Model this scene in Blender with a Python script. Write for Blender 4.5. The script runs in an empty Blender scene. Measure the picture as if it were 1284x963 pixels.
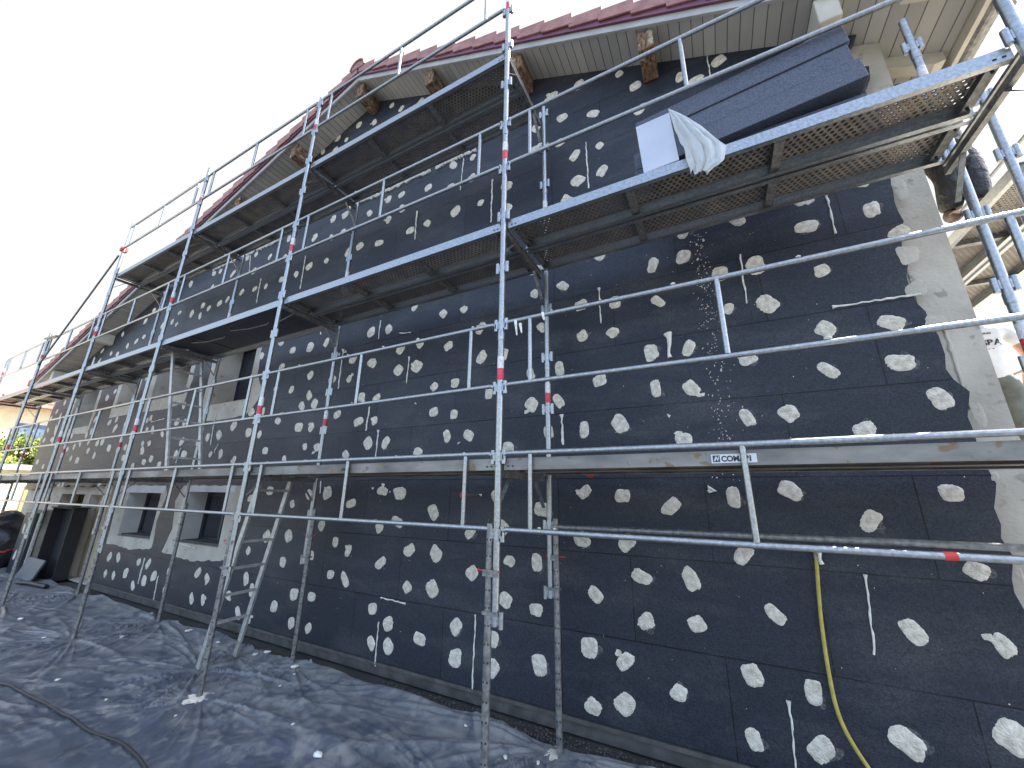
import bpy, bmesh, math, random
import numpy as np
from mathutils import Vector, Matrix, noise
from mathutils.geometry import tessellate_polygon
random.seed(7)
rad = math.radians
scene = bpy.context.scene
COL = scene.collection

# ------------------------------------------------------------------ materials
def new_mat(name):
    m = bpy.data.materials.new(name); m.use_nodes = True
    nt = m.node_tree; b = nt.nodes['Principled BSDF']
    return m, nt, b
def N(nt, t, **k):
    n = nt.nodes.new(t)
    for a, v in k.items():
        if a in n.inputs.keys() if hasattr(n.inputs, 'keys') else False: n.inputs[a].default_value = v
        else: setattr(n, a, v)
    return n
def rgb(c): return (c[0], c[1], c[2], 1)
def mottled(name, c1, c2, scale=8, rough=.7, metal=0.0, bump=.0, bscale=60, detail=6, rough2=None, stretch=(1,1,1), lo=.35, hi=.65, spots=None, spec=None, bdist=.01):
    """two-tone noise colour, roughness variation and bump, in object coordinates"""
    m, nt, b = new_mat(name); L = nt.links
    tc = nt.nodes.new('ShaderNodeTexCoord'); mp = nt.nodes.new('ShaderNodeMapping'); mp.inputs['Scale'].default_value = stretch
    L.new(tc.outputs['Object'], mp.inputs['Vector'])
    n = nt.nodes.new('ShaderNodeTexNoise'); n.inputs['Scale'].default_value = scale; n.inputs['Detail'].default_value = detail
    L.new(mp.outputs[0], n.inputs['Vector'])
    r = nt.nodes.new('ShaderNodeValToRGB'); r.color_ramp.elements[0].position = lo; r.color_ramp.elements[1].position = hi
    r.color_ramp.elements[0].color = rgb(c1); r.color_ramp.elements[1].color = rgb(c2)
    L.new(n.outputs['Fac'], r.inputs[0]); out = r.outputs[0]
    if spots:
        sc, sz, col = spots
        v = nt.nodes.new('ShaderNodeTexNoise'); v.inputs['Scale'].default_value = sc; v.inputs['Detail'].default_value = 3
        L.new(tc.outputs['Object'], v.inputs['Vector'])
        q = nt.nodes.new('ShaderNodeMapRange'); q.inputs['From Min'].default_value = sz; q.inputs['From Max'].default_value = sz + .05
        L.new(v.outputs['Fac'], q.inputs['Value'])
        mx = nt.nodes.new('ShaderNodeMix'); mx.data_type = 'RGBA'
        L.new(q.outputs[0], mx.inputs['Factor']); L.new(out, mx.inputs[6]); mx.inputs[7].default_value = rgb(col); out = mx.outputs[2]
    L.new(out, b.inputs['Base Color'])
    b.inputs['Metallic'].default_value = metal
    if spec is not None: b.inputs['Specular IOR Level'].default_value = spec
    if rough2 is None: b.inputs['Roughness'].default_value = rough
    else:
        mr = nt.nodes.new('ShaderNodeMapRange'); mr.inputs['To Min'].default_value = rough; mr.inputs['To Max'].default_value = rough2
        L.new(n.outputs['Fac'], mr.inputs['Value']); L.new(mr.outputs[0], b.inputs['Roughness'])
    if bump:
        n2 = nt.nodes.new('ShaderNodeTexNoise'); n2.inputs['Scale'].default_value = bscale; n2.inputs['Detail'].default_value = 4
        L.new(tc.outputs['Object'], n2.inputs['Vector'])
        bp = nt.nodes.new('ShaderNodeBump'); bp.inputs['Strength'].default_value = bump; bp.inputs['Distance'].default_value = bdist
        L.new(n2.outputs['Fac'], bp.inputs['Height']); L.new(bp.outputs[0], b.inputs['Normal'])
    return m
M = {}
M['galv'] = mottled('galvanised_steel', (.27,.29,.30), (.40,.42,.43), 60, .26, .9, .06, 160, rough2=.5, spots=(34,.68,(.5,.5,.46)))
M['galv_old'] = mottled('stained_galvanised_steel', (.15,.155,.155), (.30,.30,.29), 30, .4, .75, .15, 90, rough2=.65, spots=(22,.66,(.24,.20,.15)))
M['alu'] = mottled('aluminium', (.42,.44,.46), (.56,.58,.6), 10, .35, .8, .05, 80, rough2=.5)
M['alu_dull'] = mottled('dusty_aluminium', (.34,.34,.33), (.50,.50,.48), 18, .45, .5, .1, 80)
M['plaster'] = mottled('adhesive_mortar', (.40,.37,.31), (.52,.485,.415), 3, .9, 0, .5, 45, spots=(9,.62,(.31,.29,.25)))
M['mortar'] = mottled('mortar_patch', (.52,.475,.385), (.76,.71,.605), 26, .9, 0, .6, 80, bdist=.02)
M['foam'] = mottled('hard_foam', (.62,.60,.52), (.78,.77,.72), 40, .7, 0, .4, 60)
M['render_white'] = mottled('smooth_render', (.50,.50,.50), (.60,.60,.60), 3, .85, 0, .12, 60)
M['tile'] = mottled('clay_roof_tile', (.27,.13,.12), (.38,.20,.18), 7, .75, 0, .25, 70, spots=(16,.63,(.25,.13,.12)))
M['flash'] = mottled('painted_flashing', (.12,.035,.06), (.17,.055,.085), 6, .35, .2, .03, 60)
M['wood_old'] = mottled('weathered_timber', (.06,.032,.02), (.27,.17,.10), 14, .9, 0, 1.0, 30, stretch=(3,1,1), lo=.35, hi=.62, spots=(9,.6,(.38,.33,.25)), bdist=.03)
M['shutter'] = mottled('dark_shutter', (.012,.014,.022), (.02,.023,.034), 6, .5, 0)
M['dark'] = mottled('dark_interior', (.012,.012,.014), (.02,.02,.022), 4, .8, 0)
M['black_plastic'] = mottled('black_plastic', (.012,.012,.014), (.03,.03,.035), 5, .3, 0, .5, 9, bdist=.05)
M['red'] = mottled('red_plastic', (.45,.02,.015), (.6,.05,.04), 20, .5)
M['red_sticker'] = mottled('red_sticker', (.50,.03,.05), (.62,.07,.09), 30, .5)
M['white_sticker'] = mottled('white_sticker', (.55,.55,.56), (.72,.72,.73), 60, .5, spots=(70,.62,(.2,.2,.22)))
M['ink'] = mottled('black_ink', (.01,.012,.02), (.02,.022,.03), 20, .5)
M['ply'] = mottled('dark_phenolic_board', (.018,.02,.03), (.032,.036,.05), 6, .45, 0, .1, 50)
M['wrap'] = mottled('grey_wrapped_board', (.42,.46,.54), (.5,.54,.62), 3, .45, 0, .05, 30)
M['beige_panel'] = mottled('beige_door_panel', (.42,.34,.22), (.5,.41,.28), 4, .6)
M['hose'] = mottled('yellow_hose', (.38,.30,.05), (.48,.39,.10), 30, .4, 0, .1, 60)
M['cream'] = mottled('cream_render', (.56,.50,.34), (.64,.58,.42), 3, .85, 0, .1, 40)
M['rubber'] = mottled('black_cable', (.008,.01,.014), (.015,.017,.02), 30, .5)
M['orange'] = mottled('orange_door', (.42,.22,.08), (.5,.28,.12), 4, .6)
M['blue_glass'] = mottled('blue_shutter', (.05,.08,.15), (.08,.12,.2), 4, .3)
M['skin'] = mottled('skin', (.42,.22,.15), (.48,.27,.19), 12, .55)
M['tshirt'] = mottled('white_cotton', (.62,.62,.62), (.74,.74,.74), 9, .85, 0, .4, 14, bdist=.03)
M['trouser'] = mottled('grey_green_cloth', (.10,.115,.10), (.16,.175,.155), 9, .85, 0, .5, 14, bdist=.03)
M['black_cloth'] = mottled('black_cloth', (.003,.003,.004), (.007,.007,.009), 9, .38, 0, .8, 16, bdist=.04)
M['boot'] = mottled('brown_boot', (.05,.03,.022), (.10,.06,.045), 12, .5, 0, .3, 40)
M['hair'] = mottled('dark_hair', (.015,.010,.008), (.03,.02,.015), 60, .6, 0, .4, 90)
M['bark'] = mottled('bark', (.06,.045,.03), (.12,.09,.065), 10, .9, 0, .5, 30)
M['leaf'] = mottled('yellow_green_leaf', (.09,.13,.02), (.20,.24,.045), .9, .6)
M['asphalt'] = mottled('bare_ground', (.05,.048,.042), (.10,.095,.08), 1.2, .95, 0, .5, 30)
M['gravel'] = mottled('gravel', (.03,.03,.03), (.16,.15,.14), 60, .95, 0, 1.0, 60, bdist=.03)
M['concrete_base'] = mottled('plinth_profile', (.060,.058,.054), (.11,.105,.10), 8, .8, .1, .2, 60)

def eps_mat():
    """graphite insulation boards: joints by brick pattern in wall metres, dusty smears, foam-bead grain"""
    m, nt, b = new_mat('graphite_insulation'); L = nt.links
    tc = nt.nodes.new('ShaderNodeTexCoord'); sx = nt.nodes.new('ShaderNodeSeparateXYZ'); L.new(tc.outputs['Object'], sx.inputs[0])
    cx = nt.nodes.new('ShaderNodeCombineXYZ')
    a1 = nt.nodes.new('ShaderNodeMath'); a1.operation = 'ADD'; a1.inputs[1].default_value = 30.26; L.new(sx.outputs[0], a1.inputs[0])
    a2 = nt.nodes.new('ShaderNodeMath'); a2.operation = 'ADD'; a2.inputs[1].default_value = -.116; L.new(sx.outputs[2], a2.inputs[0])
    L.new(a1.outputs[0], cx.inputs[0]); L.new(a2.outputs[0], cx.inputs[1])
    br = nt.nodes.new('ShaderNodeTexBrick'); br.inputs['Scale'].default_value = 1; br.inputs['Brick Width'].default_value = 1.22
    br.inputs['Row Height'].default_value = .6133; br.inputs['Mortar Size'].default_value = .0042; br.inputs['Mortar Smooth'].default_value = .0; br.offset = .5
    br.inputs['Color1'].default_value = (.0175,.0215,.031,1); br.inputs['Color2'].default_value = (.026,.0305,.0425,1); br.inputs['Mortar'].default_value = (.003,.003,.004,1)
    br.inputs['Bias'].default_value = -.2
    L.new(cx.outputs[0], br.inputs['Vector'])
    # dust / sanding smears
    n1 = nt.nodes.new('ShaderNodeTexNoise'); n1.inputs['Scale'].default_value = 1.4; n1.inputs['Detail'].default_value = 8; n1.inputs['Roughness'].default_value = .62
    mp = nt.nodes.new('ShaderNodeMapping'); mp.inputs['Scale'].default_value = (.7, 1, 2.2); L.new(tc.outputs['Object'], mp.inputs[0]); L.new(mp.outputs[0], n1.inputs['Vector'])
    r1 = nt.nodes.new('ShaderNodeMapRange'); r1.inputs['From Min'].default_value = .48; r1.inputs['From Max'].default_value = .74; r1.inputs['To Max'].default_value = .75
    L.new(n1.outputs['Fac'], r1.inputs['Value'])
    mx = nt.nodes.new('ShaderNodeMix'); mx.data_type = 'RGBA'; L.new(r1.outputs[0], mx.inputs['Factor']); L.new(br.outputs['Color'], mx.inputs[6]); mx.inputs[7].default_value = (.060,.062,.066,1)
    # bead grain
    v = nt.nodes.new('ShaderNodeTexVoronoi'); v.inputs['Scale'].default_value = 120; L.new(tc.outputs['Object'], v.inputs['Vector'])
    r2 = nt.nodes.new('ShaderNodeMapRange'); r2.inputs['To Min'].default_value = .68; r2.inputs['To Max'].default_value = 1.48
    sc = nt.nodes.new('ShaderNodeSeparateColor'); L.new(v.outputs['Color'], sc.inputs[0]); L.new(sc.outputs[0], r2.inputs['Value'])
    mm = nt.nodes.new('ShaderNodeMix'); mm.data_type = 'RGBA'; mm.blend_type = 'MULTIPLY'; mm.inputs['Factor'].default_value = 1
    cc = nt.nodes.new('ShaderNodeCombineColor')
    for i in range(3): L.new(r2.outputs[0], cc.inputs[i])
    L.new(mx.outputs[2], mm.inputs[6]); L.new(cc.outputs[0], mm.inputs[7])
    # fine light specks of mortar dust
    n3 = nt.nodes.new('ShaderNodeTexNoise'); n3.inputs['Scale'].default_value = 95; n3.inputs['Detail'].default_value = 2; L.new(tc.outputs['Object'], n3.inputs['Vector'])
    r3 = nt.nodes.new('ShaderNodeMapRange'); r3.inputs['From Min'].default_value = .745; r3.inputs['From Max'].default_value = .77; L.new(n3.outputs['Fac'], r3.inputs['Value'])
    m3 = nt.nodes.new('ShaderNodeMix'); m3.data_type = 'RGBA'; L.new(r3.outputs[0], m3.inputs['Factor']); L.new(mm.outputs[2], m3.inputs[6]); m3.inputs[7].default_value = (.4,.4,.38,1)
    L.new(m3.outputs[2], b.inputs['Base Color'])
    b.inputs['Roughness'].default_value = .5; b.inputs['Specular IOR Level'].default_value = .32
    bp = nt.nodes.new('ShaderNodeBump'); bp.inputs['Strength'].default_value = .35; bp.inputs['Distance'].default_value = .004; L.new(v.outputs['Distance'], bp.inputs['Height'])
    bj = nt.nodes.new('ShaderNodeBump'); bj.inputs['Strength'].default_value = 1.0; bj.inputs['Distance'].default_value = .006; bj.invert = True
    L.new(br.outputs['Fac'], bj.inputs['Height']); L.new(bp.outputs[0], bj.inputs['Normal']); L.new(bj.outputs[0], b.inputs['Normal'])
    return m
M['eps'] = eps_mat()
M['eps_block'] = mottled('graphite_insulation_board', (.034,.042,.062), (.085,.100,.135), 110, .5, 0, .5, 90, detail=2, lo=.3, hi=.7, bdist=.006)  # paler and bluer than the wall boards: sky light put into the colour

def boards_mat(name, c, pitch, axis=0):
    """painted tongue-and-groove boards running along y: a groove every `pitch` metres"""
    m, nt, b = new_mat(name); L = nt.links
    tc = nt.nodes.new('ShaderNodeTexCoord'); sx = nt.nodes.new('ShaderNodeSeparateXYZ'); L.new(tc.outputs['Object'], sx.inputs[0])
    d = nt.nodes.new('ShaderNodeMath'); d.operation = 'DIVIDE'; d.inputs[1].default_value = pitch; L.new(sx.outputs[axis], d.inputs[0])
    f = nt.nodes.new('ShaderNodeMath'); f.operation = 'FRACT'; L.new(d.outputs[0], f.inputs[0])
    fl = nt.nodes.new('ShaderNodeMath'); fl.operation = 'FLOOR'; L.new(d.outputs[0], fl.inputs[0])
    wn = nt.nodes.new('ShaderNodeTexWhiteNoise'); wn.noise_dimensions = '1D'; L.new(fl.outputs[0], wn.inputs['W'])
    g = nt.nodes.new('ShaderNodeMath'); g.operation = 'LESS_THAN'; g.inputs[1].default_value = .075; L.new(f.outputs[0], g.inputs[0])
    r = nt.nodes.new('ShaderNodeMapRange'); r.inputs['To Min'].default_value = .86; r.inputs['To Max'].default_value = 1.08; L.new(wn.outputs[0], r.inputs['Value'])
    sc = nt.nodes.new('ShaderNodeVectorMath'); sc.operation = 'SCALE'; sc.inputs[0].default_value = c; L.new(r.outputs[0], sc.inputs['Scale'])
    mx = nt.nodes.new('ShaderNodeMix'); mx.data_type = 'RGBA'; L.new(g.outputs[0], mx.inputs['Factor']); L.new(sc.outputs[0], mx.inputs[6])
    mx.inputs[7].default_value = (c[0]*.3, c[1]*.3, c[2]*.3, 1); L.new(mx.outputs[2], b.inputs['Base Color'])
    bp = nt.nodes.new('ShaderNodeBump'); bp.invert = True; bp.inputs['Distance'].default_value = .008; bp.inputs['Strength'].default_value = .8
    L.new(g.outputs[0], bp.inputs['Height']); L.new(bp.outputs[0], b.inputs['Normal']); b.inputs['Roughness'].default_value = .55
    return m
M['boards'] = boards_mat('painted_soffit_boards', (.44,.43,.395), .10)

def perforated_mat():
    """perforated steel planking: round anti-slip holes really cut out (transparent), dirt-stained zinc"""
    m, nt, b = new_mat('perforated_plank_steel'); L = nt.links
    tc = nt.nodes.new('ShaderNodeTexCoord'); sx = nt.nodes.new('ShaderNodeSeparateXYZ'); L.new(tc.outputs['Object'], sx.inputs[0])
    def mth(op, a, bv=None, cv=None):
        n = nt.nodes.new('ShaderNodeMath'); n.operation = op
        for i, s in enumerate((a, bv, cv)):
            if s is None: continue
            if isinstance(s, (int, float)): n.inputs[i].default_value = s
            else: L.new(s, n.inputs[i])
        return n.outputs[0]
    ux = mth('DIVIDE', sx.outputs[0], .040); uy = mth('DIVIDE', sx.outputs[1], .030)
    row = mth('FLOOR', uy); sh = mth('MULTIPLY', mth('MODULO', mth('ABSOLUTE', row), 2), .5)
    fx = mth('MULTIPLY', mth('SUBTRACT', mth('FRACT', mth('ADD', ux, sh)), .5), 1.333); fy = mth('SUBTRACT', mth('FRACT', uy), .5)
    d = mth('SQRT', mth('ADD', mth('MULTIPLY', fx, fx), mth('MULTIPLY', fy, fy)))
    hole = mth('LESS_THAN', d, .235); rim = mth('LESS_THAN', d, .40)
    n = nt.nodes.new('ShaderNodeTexNoise'); n.inputs['Scale'].default_value = 7; n.inputs['Detail'].default_value = 7; L.new(tc.outputs['Object'], n.inputs['Vector'])
    r = nt.nodes.new('ShaderNodeValToRGB'); r.color_ramp.elements[0].position = .35; r.color_ramp.elements[1].position = .68
    r.color_ramp.elements[0].color = (.17,.165,.16,1); r.color_ramp.elements[1].color = (.33,.285,.235,1)
    L.new(n.outputs['Fac'], r.inputs[0]); oi = nt.nodes.new('ShaderNodeObjectInfo'); ov = nt.nodes.new('ShaderNodeMapRange'); ov.inputs['To Min'].default_value = .7; ov.inputs['To Max'].default_value = 1.25; L.new(oi.outputs['Random'], ov.inputs['Value']); os_ = nt.nodes.new('ShaderNodeVectorMath'); os_.operation = 'SCALE'; L.new(r.outputs[0], os_.inputs[0]); L.new(ov.outputs[0], os_.inputs['Scale']); rd = nt.nodes.new('ShaderNodeMix'); rd.data_type = 'RGBA'; rd.inputs[7].default_value = (.07,.062,.055,1); L.new(rim, rd.inputs['Factor']); L.new(os_.outputs[0], rd.inputs[6]); L.new(rd.outputs[2], b.inputs['Base Color'])
    b.inputs['Metallic'].default_value = .45; b.inputs['Roughness'].default_value = .55
    bp = nt.nodes.new('ShaderNodeBump'); bp.inputs['Distance'].default_value = .006; bp.inputs['Strength'].default_value = .9; L.new(rim, bp.inputs['Height']); L.new(bp.outputs[0], b.inputs['Normal'])
    tr = nt.nodes.new('ShaderNodeBsdfTransparent'); ms = nt.nodes.new('ShaderNodeMixShader')
    L.new(hole, ms.inputs[0]); L.new(b.outputs[0], ms.inputs[1]); L.new(tr.outputs[0], ms.inputs[2])
    L.new(ms.outputs[0], nt.nodes['Material Output'].inputs[0])
    return m
M['perf'] = perforated_mat()

def tarp_mat():
    m, nt, b = new_mat('blue_black_tarp'); L = nt.links
    tc = nt.nodes.new('ShaderNodeTexCoord')
    n = nt.nodes.new('ShaderNodeTexNoise'); n.inputs['Scale'].default_value = 1.1; n.inputs['Detail'].default_value = 9; n.inputs['Roughness'].default_value = .68
    L.new(tc.outputs['Object'], n.inputs['Vector'])
    r = nt.nodes.new('ShaderNodeValToRGB'); e = r.color_ramp.elements; e[0].position = .40; e[0].color = (.055,.068,.094,1); e[1].position = .62; e[1].color = (.115,.130,.160,1)
    L.new(n.outputs['Fac'], r.inputs[0])
    # dried mortar dust, denser towards the wall (where it fell): scuffed streaks
    n2 = nt.nodes.new('ShaderNodeTexNoise'); n2.inputs['Scale'].default_value = 5.5; n2.inputs['Detail'].default_value = 10; n2.inputs['Roughness'].default_value = .75; n2.inputs['Distortion'].default_value = .8
    L.new(tc.outputs['Object'], n2.inputs['Vector'])
    sx = nt.nodes.new('ShaderNodeSeparateXYZ'); L.new(tc.outputs['Object'], sx.inputs[0])
    near = nt.nodes.new('ShaderNodeMapRange'); near.inputs['From Min'].default_value = -2.3; near.inputs['From Max'].default_value = -.4; near.inputs['To Min'].default_value = -.02; near.inputs['To Max'].default_value = .17
    L.new(sx.outputs[1], near.inputs['Value'])
    ad = nt.nodes.new('ShaderNodeMath'); ad.operation = 'ADD'; L.new(n2.outputs['Fac'], ad.inputs[0]); L.new(near.outputs[0], ad.inputs[1])
    q = nt.nodes.new('ShaderNodeMapRange'); q.inputs['From Min'].default_value = .54; q.inputs['From Max'].default_value = .74; q.inputs['To Max'].default_value = .8; L.new(ad.outputs[0], q.inputs['Value'])
    mx = nt.nodes.new('ShaderNodeMix'); mx.data_type = 'RGBA'; L.new(q.outputs[0], mx.inputs['Factor']); L.new(r.outputs[0], mx.inputs[6]); mx.inputs[7].default_value = (.27,.265,.245,1)
    # thin pale lines, stretched roughly along x
    n4 = nt.nodes.new('ShaderNodeTexNoise'); n4.noise_type = 'RIDGED_MULTIFRACTAL'; n4.inputs['Scale'].default_value = 2.2; n4.inputs['Detail'].default_value = 3; n4.inputs['Distortion'].default_value = .3
    m4 = nt.nodes.new('ShaderNodeMapping'); m4.inputs['Scale'].default_value = (.25, 1.1, 1); m4.inputs['Rotation'].default_value = (0, 0, .1); L.new(tc.outputs['Object'], m4.inputs[0]); L.new(m4.outputs[0], n4.inputs['Vector'])
    q4 = nt.nodes.new('ShaderNodeMapRange'); q4.inputs['From Min'].default_value = .80; q4.inputs['From Max'].default_value = 1.0; q4.inputs['To Max'].default_value = .40; L.new(n4.outputs['Fac'], q4.inputs['Value'])
    x4 = nt.nodes.new('ShaderNodeMix'); x4.data_type = 'RGBA'; L.new(q4.outputs[0], x4.inputs['Factor']); L.new(mx.outputs[2], x4.inputs[6]); x4.inputs[7].default_value = (.30,.31,.32,1)
    L.new(x4.outputs[2], b.inputs['Base Color'])
    rr = nt.nodes.new('ShaderNodeMapRange'); rr.inputs['To Min'].default_value = .34; rr.inputs['To Max'].default_value = .85; L.new(q.outputs[0], rr.inputs['Value']); L.new(rr.outputs[0], b.inputs['Roughness'])
    n3 = nt.nodes.new('ShaderNodeTexNoise'); n3.noise_type = 'RIDGED_MULTIFRACTAL'; n3.inputs['Scale'].default_value = 3.0; n3.inputs['Detail'].default_value = 4; n3.inputs['Distortion'].default_value = .25
    mp = nt.nodes.new('ShaderNodeMapping'); mp.inputs['Scale'].default_value = (.16, 1.2, 1); mp.inputs['Rotation'].default_value = (0, 0, .18)
    L.new(tc.outputs['Object'], mp.inputs[0]); L.new(mp.outputs[0], n3.inputs['Vector'])
    bp = nt.nodes.new('ShaderNodeBump'); bp.inputs['Strength'].default_value = .22; bp.inputs['Distance'].default_value = .012; L.new(n3.outputs['Fac'], bp.inputs['Height']); L.new(bp.outputs[0], b.inputs['Normal'])
    return m
M['tarp'] = tarp_mat()

def film_mat():
    m, nt, b = new_mat('clear_film'); b.inputs['Base Color'].default_value = (.8,.84,.86,1); b.inputs['Roughness'].default_value = .25
    b.inputs['Transmission Weight'].default_value = 0; L = nt.links
    tr = nt.nodes.new('ShaderNodeBsdfTransparent'); tl = nt.nodes.new('ShaderNodeBsdfTranslucent'); tl.inputs[0].default_value = (.8,.83,.85,1)
    m1 = nt.nodes.new('ShaderNodeMixShader'); m1.inputs[0].default_value = .45; L.new(b.outputs[0], m1.inputs[1]); L.new(tl.outputs[0], m1.inputs[2])
    m2 = nt.nodes.new('ShaderNodeMixShader'); m2.inputs[0].default_value = .22; L.new(m1.outputs[0], m2.inputs[1]); L.new(tr.outputs[0], m2.inputs[2])
    L.new(m2.outputs[0], nt.nodes['Material Output'].inputs[0]); return m
M['film'] = film_mat()

# ------------------------------------------------------------------ mesh builder
class MB:
    def __init__(s): s.v = []; s.f = []
    def add(s, vs, fs):
        o = len(s.v); s.v += [tuple(p) for p in vs]; s.f += [tuple(i + o for i in f) for f in fs]; return s
    def box(s, x0, y0, z0, x1, y1, z1, rot=None, c=None):
        P = [(x0,y0,z0),(x1,y0,z0),(x1,y1,z0),(x0,y1,z0),(x0,y0,z1),(x1,y0,z1),(x1,y1,z1),(x0,y1,z1)]
        if rot is not None:
            c = Vector(c if c else ((x0+x1)/2,(y0+y1)/2,(z0+z1)/2)); P = [tuple(rot @ (Vector(p) - c) + c) for p in P]
        return s.add(P, [(0,3,2,1),(4,5,6,7),(0,1,5,4),(1,2,6,5),(2,3,7,6),(3,0,4,7)])
    def bar(s, p, q, w, h, up=(0,0,1)):
        """rectangular bar p->q, width w sideways, h along up"""
        p, q = Vector(p), Vector(q); d = (q-p).normalized(); u = Vector(up); sd = d.cross(u)
        if sd.length < 1e-4: sd = d.cross(Vector((0,1,0)))
        sd.normalize(); u = sd.cross(d).normalized(); P = []
        for a in (p, q):
            for i, j in ((-1,-1),(1,-1),(1,1),(-1,1)): P.append(tuple(a + sd*w*.5*i + u*h*.5*j))
        return s.add(P, [(3,2,1,0),(4,5,6,7),(0,1,5,4),(1,2,6,5),(2,3,7,6),(3,0,4,7)])
    def tube(s, pts, r, n=10, cap=True):
        pts = [Vector(p) for p in pts]; rs = r if isinstance(r, (list, tuple)) else [r]*len(pts)
        V = []; prev = None
        for i, p in enumerate(pts):
            d = (pts[min(i+1, len(pts)-1)] - pts[max(i-1, 0)]).normalized()
            if prev is None:
                a = d.cross(Vector((0,0,1)))
                if a.length < 1e-3: a = d.cross(Vector((0,1,0)))
            else: a = prev - d*prev.dot(d)
            a.normalize(); prev = a; b_ = d.cross(a)
            for k in range(n):
                t = 2*math.pi*k/n; V.append(tuple(p + (a*math.cos(t) + b_*math.sin(t))*rs[i]))
        F = []
        for i in range(len(pts)-1):
            for k in range(n):
                k2 = (k+1) % n; F.append((i*n+k, i*n+k2, (i+1)*n+k2, (i+1)*n+k))
        if cap: F.append(tuple(reversed(range(n)))); F.append(tuple(range((len(pts)-1)*n, len(pts)*n)))
        return s.add(V, F)
    def prism(s, loops, y0, y1):
        """polygon with holes in the x-z plane extruded between y0 (front) and y1"""
        flat = [p for l in loops for p in l]; n = len(flat)
        tris = tessellate_polygon([[Vector((a, b_, 0)) for a, b_ in l] for l in loops])
        V = [(a, y0, b_) for a, b_ in flat] + [(a, y1, b_) for a, b_ in flat]; F = []
        for t in tris:
            F.append(tuple(t)); F.append(tuple(i+n for i in reversed(t)))
        o = 0
        for l in loops:
            k = len(l)
            for i in range(k): a, b_ = o+i, o+(i+1) % k; F.append((a, b_, b_+n, a+n))
            o += k
        return s.add(V, F)
    def build(s, name, mat, parent=None, org=(0,0,0), smooth=False, bevel=0.0):
        me = bpy.data.meshes.new(name)
        o_ = org
        me.from_pydata([(a-o_[0], b-o_[1], c-o_[2]) for a, b, c in s.v], [], s.f)
        bm = bmesh.new(); bm.from_mesh(me); bmesh.ops.recalc_face_normals(bm, faces=bm.faces); bm.to_mesh(me); bm.free()
        if smooth:
            me.polygons.foreach_set('use_smooth', [True]*len(me.polygons))
            try: me.set_sharp_from_angle(angle=rad(40))
            except Exception: pass
        me.materials.append(mat); ob = bpy.data.objects.new(name, me); COL.objects.link(ob)
        if parent is not None: ob.parent = parent
        else: ob.location = org
        if bevel:
            b = ob.modifiers.new('bevel', 'BEVEL'); b.width = bevel; b.segments = 2; b.limit_method = 'ANGLE'; b.angle_limit = rad(40)
        return ob
def thing(name, label, cat, loc=(0,0,0), group=None, rz=0):
    o = bpy.data.objects.new(name, None); COL.objects.link(o); o.location = loc; o.rotation_euler = (0,0,rz); o.empty_display_size = .2
    o['label'] = label; o['category'] = cat
    if group: o['group'] = group
    return o
def tag(o, label, cat, group=None, kind=None):
    if label: o['label'] = label
    if cat: o['category'] = cat
    if group: o['group'] = group
    if kind: o['kind'] = kind
    return o
def text_mesh(name, s, size, mat, loc, rot, parent=None, org=(0,0,0), bold=.0, ext=.0006, sx=1.0):
    cu = bpy.data.curves.new(name+'_c', 'FONT'); cu.body = s; cu.size = size; cu.extrude = ext; cu.offset = bold; cu.align_x = 'LEFT'
    t = bpy.data.objects.new(name+'_t', cu); COL.objects.link(t)
    bpy.context.view_layer.update()
    me = bpy.data.meshes.new_from_object(t.evaluated_get(bpy.context.evaluated_depsgraph_get()))
    bpy.data.objects.remove(t, do_unlink=True); bpy.data.curves.remove(cu)
    mtx = Matrix.Translation(Vector(loc) - Vector(org)) @ rot @ Matrix.Diagonal((sx,1,1,1))
    me.transform(mtx); me.materials.clear(); me.materials.append(mat)
    ob = bpy.data.objects.new(name, me); COL.objects.link(ob); ob.parent = parent
    return ob
RX90 = Matrix.Rotation(rad(90), 4, 'X')
M['glass_dark'] = mottled('dark_glass', (.012,.015,.022), (.02,.024,.034), 3, .12, 0)
M['barge'] = mottled('grey_painted_board', (.34,.34,.33), (.42,.42,.41), 5, .6, 0, .05, 40)
M['boards_plain'] = mottled('cream_painted_timber', (.44,.41,.34), (.55,.52,.44), 6, .6, 0, .1, 40)
M['white_sticker_plain'] = mottled('pale_plate', (.55,.56,.57), (.64,.65,.66), 20, .5)
M['blue_panel'] = mottled('blue_grey_panel', (.05,.065,.085), (.08,.095,.12), 5, .5)
M['bounce_slab'] = mottled('pale_bounce_ground', (.42,.38,.31), (.55,.51,.43), 1.5, .9, 0, .3, 30)  # pale tone for the added slabs that throw sunlight back up
M['stained'] = mottled('stained_beam', (.13,.125,.115), (.30,.285,.255), 7, .5, .5, .15, 60, rough2=.7, stretch=(.4,1,1), spots=(14,.62,(.20,.15,.09)))
M['smear'] = mottled('thin_mortar_smear', (.030,.033,.042), (.16,.155,.145), 55, .85, 0, .3, 70, lo=.40, hi=.70)
EXPO = 2.5
LUMPS = [(-.04,1.86,.035),(-3.0,4.95,.02),(-.30,2.47,.022),(-3.66,1.86,.018),(-3.38,1.82,.012),(-4.62,3.72,.04),(-4.70,3.76,.03),(-4.5,3.75,.03),(-2.45,2.34,.016),(-2.15,1.80,.02),(-3.1,2.85,.02),(-5.1,4.2,.02)]
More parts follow.
